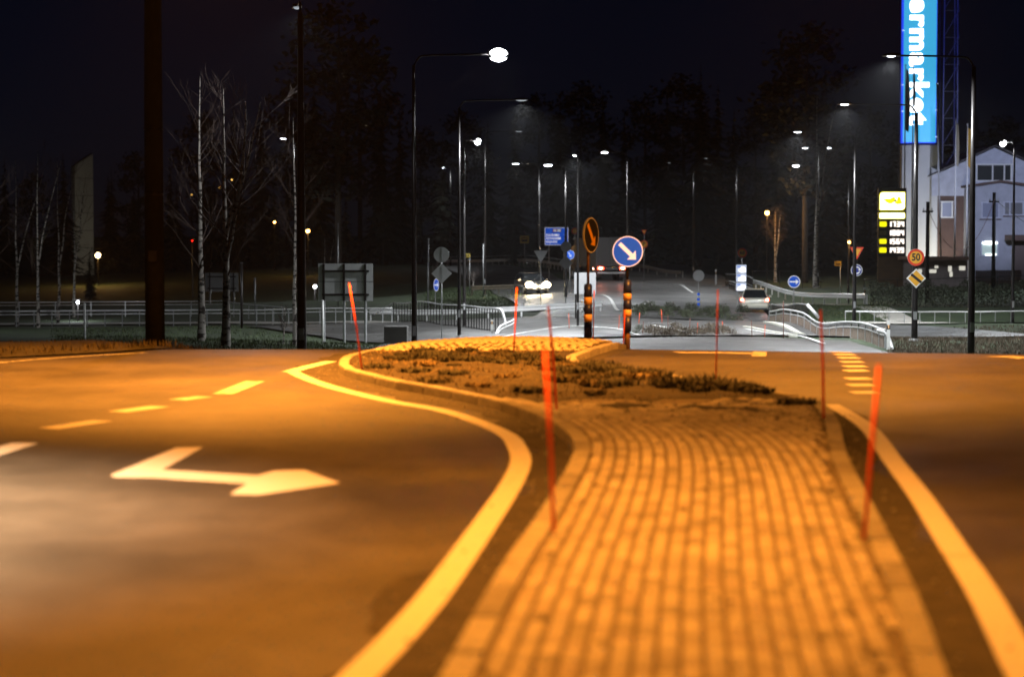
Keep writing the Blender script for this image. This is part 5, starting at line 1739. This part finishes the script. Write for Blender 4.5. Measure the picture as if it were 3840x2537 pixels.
# utility poles and the cable between them
def upole(label, px, ppm, ytop, cross=True):
    b = base_at(px, ppm)
    root = empty('utility_pole', b, label, 'utility pole', 'dark wooden utility poles')
    h = zat(ytop, ppm) - b.z
    MB().tube([(0, 0, -.3), (0, 0, h)], [.16, .12], 10).build('shaft', M_WOODPOLE, root, True)
    MB().box((0, 0, h - .7), (.75, .12, .12)).build('crossarm', M_WOODPOLE, root)
    for sx in (-.3, .3):
        MB().tube([(sx, 0, h - .64), (sx, 0, h - .45)], .04, 8).build('insulator', M_GALV, root)
    return b + Vector((0, -.15, h - .5))
a = upole('dark wooden utility pole before the white pylon', 3478, 52, 757)
b = upole('dark wooden utility pole before the extension of the pale house', 3726, 50, 722)
def cable(label, a, b, sag, m):
    pts = [a.lerp(b, t / 16) - Vector((0, 0, sag * 4 * (t / 16) * (1 - t / 16))) for t in range(17)]
    o = MB().tube(pts, .022, 6).build('cable', m, None)
    tag(o, label, 'cable')
cable('sagging reddish cable hung between the two utility poles', a, b, 3.4, mat('cable_red', (0.16, 0.07, 0.07), 0.6))
c = b + Vector((8.5, 3, -3.6))
cable('dark cable running down from the utility pole past the house', b, c, 0.8, M_BLACK)

# grey tower block far left
tp = W(318, 1010, 24)
tp.z = zg(tp.x, tp.y)
tb = empty('tower_block', tp, 'narrow pale concrete end wall of a tower block behind the trees', 'building', None, math.radians(15))
H = zat(578, 24) - tp.z
MB().prism([(-1.4, 0), (1.4, 0), (1.4, H), (-1.4, H - 1.9)], 0, 12).build('wall', mat('tower_panel', (0.36, 0.35, 0.31), 0.85, var=0.08, scale=0.4), tb)
for k in range(1, 7):
    MB().box((0, -.01, H * k / 7.4), (2.8, .03, .06)).build('panel_joint', M_POLE, tb)
MB().box((-.1, 6, H + .1), (3.2, 12.2, .2), ry=-math.atan(1.9 / 2.8)).build('roof_edge', M_POLE, tb).location.z = -0.9
fl3 = empty('floodlight', tp + Vector((-1, -22, 0.2)), 'floodlight washing the tower block wall', 'floodlight')
MB().box((0, 0, 0.3), (0.1, 0.1, 0.9)).build('stand', M_POLE, fl3)
MB().box((0, 0, 0.85), (0.5, 0.25, 0.35), rx=-0.5).build('housing', M_POLE, fl3)
spot(fl3, (0, 0.3, 1.1), 190, (1, .93, .74), 70, 0.9, (math.radians(112), 0, 0))

# ------------------------------------------------------------------ plants
def shrub_mesh(seed, n, rx, rz, leaf, mats, twig=True):
    r = random.Random(seed)
    mb = MB()
    if twig:
        for _ in range(14):
            a = r.uniform(0, 6.283)
            l = r.uniform(.5, 1.0)
            mb.tube([(0, 0, -.05), (math.cos(a) * rx * l * .6, math.sin(a) * rx * l * .6, rz * 1.1 * r.uniform(.6, 1.1))], [.012, .004], 4, 1)
    for _ in range(n):
        a, e = r.uniform(0, 6.283), r.uniform(0.1, 1.0)
        q = r.random() ** .5
        c = Vector((math.cos(a) * rx * q * (1.1 - .5 * e), math.sin(a) * rx * q * (1.1 - .5 * e), rz * e * r.uniform(.8, 1.15)))
        u = Vector((r.gauss(0, 1), r.gauss(0, 1), r.gauss(0, 1))).normalized() * leaf * r.uniform(.6, 1.3)
        v = u.cross(Vector((r.gauss(0, 1), r.gauss(0, 1), r.gauss(0, 1)))).normalized() * leaf * .5
        mb.add([c - u, c + v, c + u, c - v], [(0, 1, 2, 3)], 0)
    return mb.mesh('foliage', mats)
def scatter_shrubs(name, label, group, meshes, pts, smin, smax):
    for i, (px, ppm) in enumerate(pts):
        b = base_at(px, ppm)
        root = empty(name, b, label, 'shrub', group, R.uniform(0, 6.28))
        o = link('foliage', meshes[i % len(meshes)], root)
        s = R.uniform(smin, smax)
        o.scale = (s * R.uniform(.9, 1.3), s, s * R.uniform(.75, 1.1))
SG = [shrub_mesh(s, 420, .55, .62, .05, [M_SHRUB, M_BARK]) for s in range(3)]
SD = [shrub_mesh(10 + s, 360, .5, .6, .04, [M_SHRUBDRY, M_TWIG]) for s in range(3)]
scatter_shrubs('shrub', 'low green shrub in the planted strip before the silver car', 'green shrubs in the planted strip', SG, [(2395 + 20.5 * i + R.uniform(-6, 6), 63 + R.uniform(-1.5, 2)) for i in range(20)], .7, 1.1)
scatter_shrubs('shrub', 'dry brown shrub on the splitter strip beyond the crest', 'dry shrubs on the splitter strip', SD, [(2425 + 15 * i + R.uniform(-6, 6), 84 + R.uniform(-3, 5)) for i in range(22)], .6, .95)
scatter_shrubs('shrub', 'leafy green shrub at the foot of the striped columns beyond the island', 'green shrubs beyond the island nose', SG, [(2385, 84), (2398, 80)], .4, .6)

# strips of soil under the shrubs
def soil(pix, hw, h):
    p = resample(catmull([W(*q) for q in pix], 8), 0.8)
    return struct(upfix(ribbon(p, -hw, hw, h, 4).build('soil_strip', M_DIRT, fix=False)))
soil([(2380, 1255, 84), (2560, 1258, 86), (2770, 1262, 87)], 2.2, 0.11)
soil([(2330, 1168, 62), (2500, 1170, 62.5), (2700, 1172, 63), (2800, 1175, 63)], 1.8, 0.13)
soil([(1905, 1192, 65), (2100, 1190, 65), (2330, 1184, 64)], 1.2, 0.10)

# hedge by the station fence
r = random.Random(77)
hm = MB()
hb = base_at(3600, 60)
for _ in range(9000):
    x = r.uniform(-5.6, 9)
    y = r.uniform(-.8, .8)
    zz = r.random() ** .7 * (1.45 + .18 * math.sin(x * 2.1) + .12 * math.sin(x * 5.3))
    g = zg(hb.x + x, hb.y + y) - hb.z
    c = Vector((x, y, g + zz))
    u = Vector((r.gauss(0, 1), r.gauss(0, 1), r.gauss(0, 1))).normalized() * .07
    v = u.cross(Vector((r.gauss(0, 1), r.gauss(0, 1), r.gauss(0, 1)))).normalized() * .045
    hm.add([c - u, c + v, c + u, c - v], [(0, 1, 2, 3)])
ho = empty('hedge', hb, 'dark clipped hedge behind the low white railing', 'hedge')
hm.build('foliage', mat('hedge_leaf', (0.025, 0.032, 0.015), 0.7, var=0.5, scale=2), ho, fix=False)

# grass on the banks
def bank(label, pix0, n, hgt, m, seed):
    r = random.Random(seed)
    mb = MB()
    (x0, x1, p0, p1) = pix0
    for _ in range(n):
        px, ppm = r.uniform(x0, x1), r.uniform(p0, p1)
        q = W(px, YH, ppm)
        blades(mb, (q.x, q.y, zg(q.x, q.y)), 4, 0.3, hgt, 0.014, r, 1.0)
    o = mb.build('grass', m, None, fix=False)
    o['kind'] = 'stuff'
    tag(o, label, 'grass')
bank('short green grass on the bank between birches and footpath', (200, 1480, 67, 130), 5200, .13, M_BLADE, 3)
bank('withered grass on the dark bank below the low white railing', (3340, 3900, 74, 110), 3200, .16, mat('withered', (0.07, 0.05, 0.03), 0.9, var=0.4, scale=2), 4)
bank('green grass on the bank beside the ramp', (1600, 1990, 46, 58), 2600, .2, M_BLADE, 6)
bank('green grass inside the bend beside the barred railing', (3040, 3330, 56, 66), 1500, .15, M_BLADE, 7)

# trees
def limb(mb, p, d, L, r0, depth, r, k=0, spread=0.6, kids=(3, 4), droop=0.0, n=5):
    pts, rad = [p], [r0]
    q = p.copy()
    dd = d.copy()
    for i in range(4):
        dd = (dd + Vector((r.gauss(0, .10), r.gauss(0, .10), r.gauss(0, .06) + 0.05 - droop))).normalized()
        q = q + dd * L / 4
        pts.append(q.copy())
        rad.append(r0 * (1 - .78 * (i + 1) / 4))
    mb.tube(pts, rad, n if depth > 1 else 3, k, cap=False)
    if depth <= 0:
        return
    for _ in range(r.randint(*kids)):
        t = r.uniform(.25, .95)
        i = min(3, int(t * 4))
        a = pts[i].lerp(pts[i + 1], t * 4 - i)
        nd = (dd + Vector((r.gauss(0, spread), r.gauss(0, spread), r.gauss(0, spread * .5) + .12))).normalized()
        limb(mb, a, nd, L * r.uniform(.4, .62), max(.004, r0 * .42 * (1 - t * .4)), depth - 1, r, k, spread, kids, droop, n)

def birch(label, px, ppm, pytop, r0, seed, stems=1, nl=16, name='birch_tree', trunkm=None, lean=0.0, group='bare birches', first=.25, L0=.30):
    b = base_at(px, ppm)
    r = random.Random(seed)
    root = empty(name, b, label, 'tree', group)
    H = zat(pytop, ppm) - b.z
    tr, cr_ = MB(), MB()
    axes = []
    pts = [Vector((0, 0, -.3))]
    x = y = 0.0
    for i in range(1, 13):
        x += r.gauss(0, .018) * H / 9 + lean * H / 12
        y += r.gauss(0, .018) * H / 9
        pts.append(Vector((x, y, H * i / 12)))
    rad = [r0 * 1.25] + [max(.008, r0 * (1 - .93 * (i / 12) ** .85)) for i in range(1, 13)]
    tr.tube(catmull(pts, 3), [float(np.interp(i / 3, range(13), rad)) for i in range(37)], 10)
    axes.append((pts, rad))
    for s in range(stems - 1):
        i0 = 4 + s
        p = pts[i0].copy()
        d = Vector((r.choice((-1, 1)) * .28 if s else .20, r.gauss(0, .1), 1)).normalized()
        q2 = [p]
        for i in range(7):
            d = (d + Vector((r.gauss(0, .05) - .012, r.gauss(0, .05), .06))).normalized()
            q2.append(q2[-1] + d * (H - p.z) / 7.4)
        rd = [rad[i0] * .8 * (1 - .9 * (i / 7)) + .006 for i in range(8)]
        tr.tube(catmull(q2, 3), [float(np.interp(i / 3, range(8), rd)) for i in range(22)], 8)
        axes.append((q2, rd))
    tr.build('trunk', trunkm or M_BIRCH, root, True, fix=False)
    for ps_, rd in axes:
        n_ = len(ps_)
        for _ in range(nl):
            t = r.uniform(first if n_ > 9 else .1, .97)
            f = t * (n_ - 1)
            i = min(n_ - 2, int(f))
            p = ps_[i].lerp(ps_[i + 1], f - i)
            a = r.uniform(0, 6.283)
            d = Vector((math.cos(a) * .75, math.sin(a) * .75, r.uniform(.45, 1.1))).normalized()
            L = H * L0 * (1.15 - t * .8) * r.uniform(.6, 1.15)
            limb(cr_, p, d, L, max(.008, rd[i] * .34), 2, r, 0, .42, (3, 5))
    cr_.build('crown', M_TWIG, root, fix=False)
    return root
birch('bare birch with orange lit bark, its single straight stem on the verge', 752, 116, 290, .135, 1, 1, 20)
birch('bare birch with a forked stem and orange lit bark on the verge', 842, 122, 330, .15, 2, 3, 14)
birch('slender bare birch with speckled trunk touching the thick dark pole', 1104, 110, 440, .085, 3, 1, 14)
birch('thin crooked sapling at the foot of the slender birch', 1062, 106, 1150, .03, 4, 2, 6)
birch('tall white birch trunk in front of the dark wood', 3058, 44, 360, .2, 5, 2, 16)
birch('bare tree lit orange by the lamp on the dark slope', 2908, 39.5, 790, .17, 6, 2, 16, L0=.42)
for i, (x, p, t) in enumerate(((60, 62, 600), (140, 64, 560), (215, 60, 590), (-60, 66, 500), (275, 56, 640))):
    birch('faint bare birch among the dim trees beside the tower block', x, p, t, .11, 20 + i, 2, 9, group='dim bare birches beside the tower block')
birch('small bare bush tree behind the twin orange lamp', 1215, 60, 880, .06, 30, 3, 12, L0=.4, first=.1)
for i, (x, p, t) in enumerate(((1640, 44, 1000), (1775, 48, 1015))):
    birch('small bare alder on the grass bank by the ramp', x, p, t, .05, 40 + i, 3, 12, L0=.4, first=.1, group='bare alders by the ramp')

def spruce_meshes(seed, H):
    r = random.Random(seed)
    mb = MB()
    nw = 30
    for w in range(nw):
        t = w / (nw - 1)
        z = H * (.10 + .89 * t)
        L = H * .19 * (1 - t) ** .8 + .15
        for k in range(max(4, int(9 * (1 - t * .5)))):
            a = r.uniform(0, 6.283)
            l = L * r.uniform(.65, 1.15)
            d = Vector((math.cos(a), math.sin(a), 0))
            s = Vector((-d.y, d.x, 0))
            zz = z + r.uniform(-.3, .3)
            for j in range(4):
                f0, f1 = j / 4, (j + 1) / 4
                wd = l * .24 * (1.1 - f0) * r.uniform(.7, 1.3)
                dz0, dz1 = -l * .35 * f0 ** 1.5, -l * .35 * f1 ** 1.5 + (l * .06 if j == 3 else 0)
                c0, c1 = d * l * f0 + Vector((0, 0, zz + dz0)), d * l * f1 + Vector((0, 0, zz + dz1))
                tw = r.uniform(-.25, .25) * wd
                mb.add([c0 - s * wd * .5, c0 + s * wd * .6 + Vector((0, 0, tw)), c1 + s * wd + Vector((0, 0, -wd * .6)), c1 - s * wd + Vector((0, 0, -wd * .5 + tw))], [(0, 1, 2, 3)])
    cm = mb.mesh('crown', M_SPRUCE)
    tm = MB().tube([(0, 0, -.5), (0, 0, H * .5), (0, 0, H)], [H * .014, H * .009, .02], 8).mesh('trunk', M_BARK)
    return cm, tm
SPR = [spruce_meshes(s, 20.0) for s in (1, 2, 3)]
def pine_meshes(seed, H):
    r = random.Random(seed)
    mb = MB()
    for _ in range(60):
        t = r.uniform(.35, 1.0)
        a = r.uniform(0, 6.283)
        rr_ = H * .17 * math.sin(math.pi * min(1, (t - .3) / .75)) ** .7 * math.sqrt(r.random())
        c0 = Vector((math.cos(a) * rr_, math.sin(a) * rr_, H * t))
        for _k in range(26):
            c = c0 + Vector((r.gauss(0, .55), r.gauss(0, .55), r.gauss(0, .35)))
            u = Vector((r.gauss(0, 1), r.gauss(0, 1), r.gauss(0, .6))).normalized() * r.uniform(.18, .4)
            v = u.cross(Vector((r.gauss(0, 1), r.gauss(0, 1), r.gauss(0, 1)))).normalized() * .16
            mb.add([c - u, c + v, c + u, c - v], [(0, 1, 2, 3)])
    tb_ = MB()
    tb_.tube([(0, 0, -.5), (.1, 0, H * .5), (0, 0.1, H * .97)], [H * .013, H * .009, .03], 8)
    for _ in range(16):
        t = r.uniform(.4, .9)
        a = r.uniform(0, 6.283)
        tb_.tube([(0, 0, H * t), (math.cos(a) * H * .1, math.sin(a) * H * .1, H * t + H * .05)], [.07, .02], 5)
    return mb.mesh('crown', M_SPRUCE), tb_.mesh('trunk', M_BARK)
PIN = [pine_meshes(s, 20.0) for s in (4, 5)]
def conifer(name, label, group, px, ppm, pytop, meshes):
    b = base_at(px, ppm)
    root = empty(name, b, label, 'tree', group, R.uniform(0, 6.28))
    s = (zat(pytop, ppm) - b.z) / 20.0
    for nm, me in zip(('crown', 'trunk'), meshes):
        o = link(nm, me, root)
        o.scale = (s * R.uniform(.9, 1.15), s * R.uniform(.9, 1.15), s)
conifer('pine_tree', 'very tall dark pine standing beside the thick lamp pole', None, 1270, 42, 30, PIN[0])
conifer('pine_tree', 'tall dark rounded tree crown behind the white birch trunk', None, 3020, 40, 110, PIN[1])
conifer('spruce_tree', 'tall pointed spruce at the middle of the dark wood', None, 2625, 30, 240, SPR[0])
conifer('spruce_tree', 'small dark spruce beside the warm lamp and tower block', None, 335, 40, 930, SPR[1])
sk = [(-300, 560), (-150, 620), (20, 600), (120, 640), (240, 600), (420, 640), (520, 560), (640, 600), (760, 430), (880, 380), (980, 360), (1080, 350), (1180, 240), (1350, 190), (1430, 310), (1500, 370), (1580, 470), (1660, 480), (1740, 430), (1830, 440), (1930, 400), (2020, 360), (2100, 340), (2180, 330), (2260, 350), (2340, 380), (2420, 370), (2500, 320), (2560, 290), (2690, 330), (2750, 380), (2830, 400), (2910, 330), (2970, 260), (3090, 240), (3170, 330), (3260, 400), (3350, 420), (3440, 420), (3560, 440), (3660, 430), (3760, 420), (3860, 440), (3980, 420), (4120, 400)]
for i, (x, t) in enumerate(sk):
    ppm = 24 + (i * 7 % 5) * 1.3
    conifer('spruce_tree', 'dark spruce in the wood closing off the view', 'spruces of the dark wood', x, ppm, t + R.uniform(-15, 25), (SPR + PIN)[(i * 3) % 5])
for i in range(26):
    x = 380 + i * 130 + R.uniform(-40, 40)
    if x > 3900:
        continue
    conifer('spruce_tree', 'lower dark tree at the edge of the wood', 'lower trees at the edge of the wood', x, 30 + R.uniform(-1.5, 1.5), 720 + R.uniform(-80, 60), (SPR + PIN)[i % 5])

# ------------------------------------------------------------------ haze
HAZE = True
if HAZE:
    zmin = min(v[2] for v in gm.v)
    hzb = MB().box((0, 780, (zmin - 1 + 46) / 2), (2300, 1680, 46 - zmin + 1)).build('haze', None)
    hzb.data.materials.clear()
    m = bpy.data.materials.new('haze')
    m.use_nodes = True
    n = m.node_tree.nodes
    n.clear()
    out = n.new('ShaderNodeOutputMaterial')
    vol = n.new('ShaderNodeVolumePrincipled')
    vol.inputs['Color'].default_value = (0.9, 0.92, 0.95, 1)
    vol.inputs['Density'].default_value = 0.00013
    vol.inputs['Anisotropy'].default_value = 0.75
    m.node_tree.links.new(vol.outputs[0], out.inputs['Volume'])
    hzb.data.materials.append(m)
    hzb['kind'] = 'stuff'
    hzb['label'] = 'thin night mist over the whole road'
    hzb['category'] = 'haze'
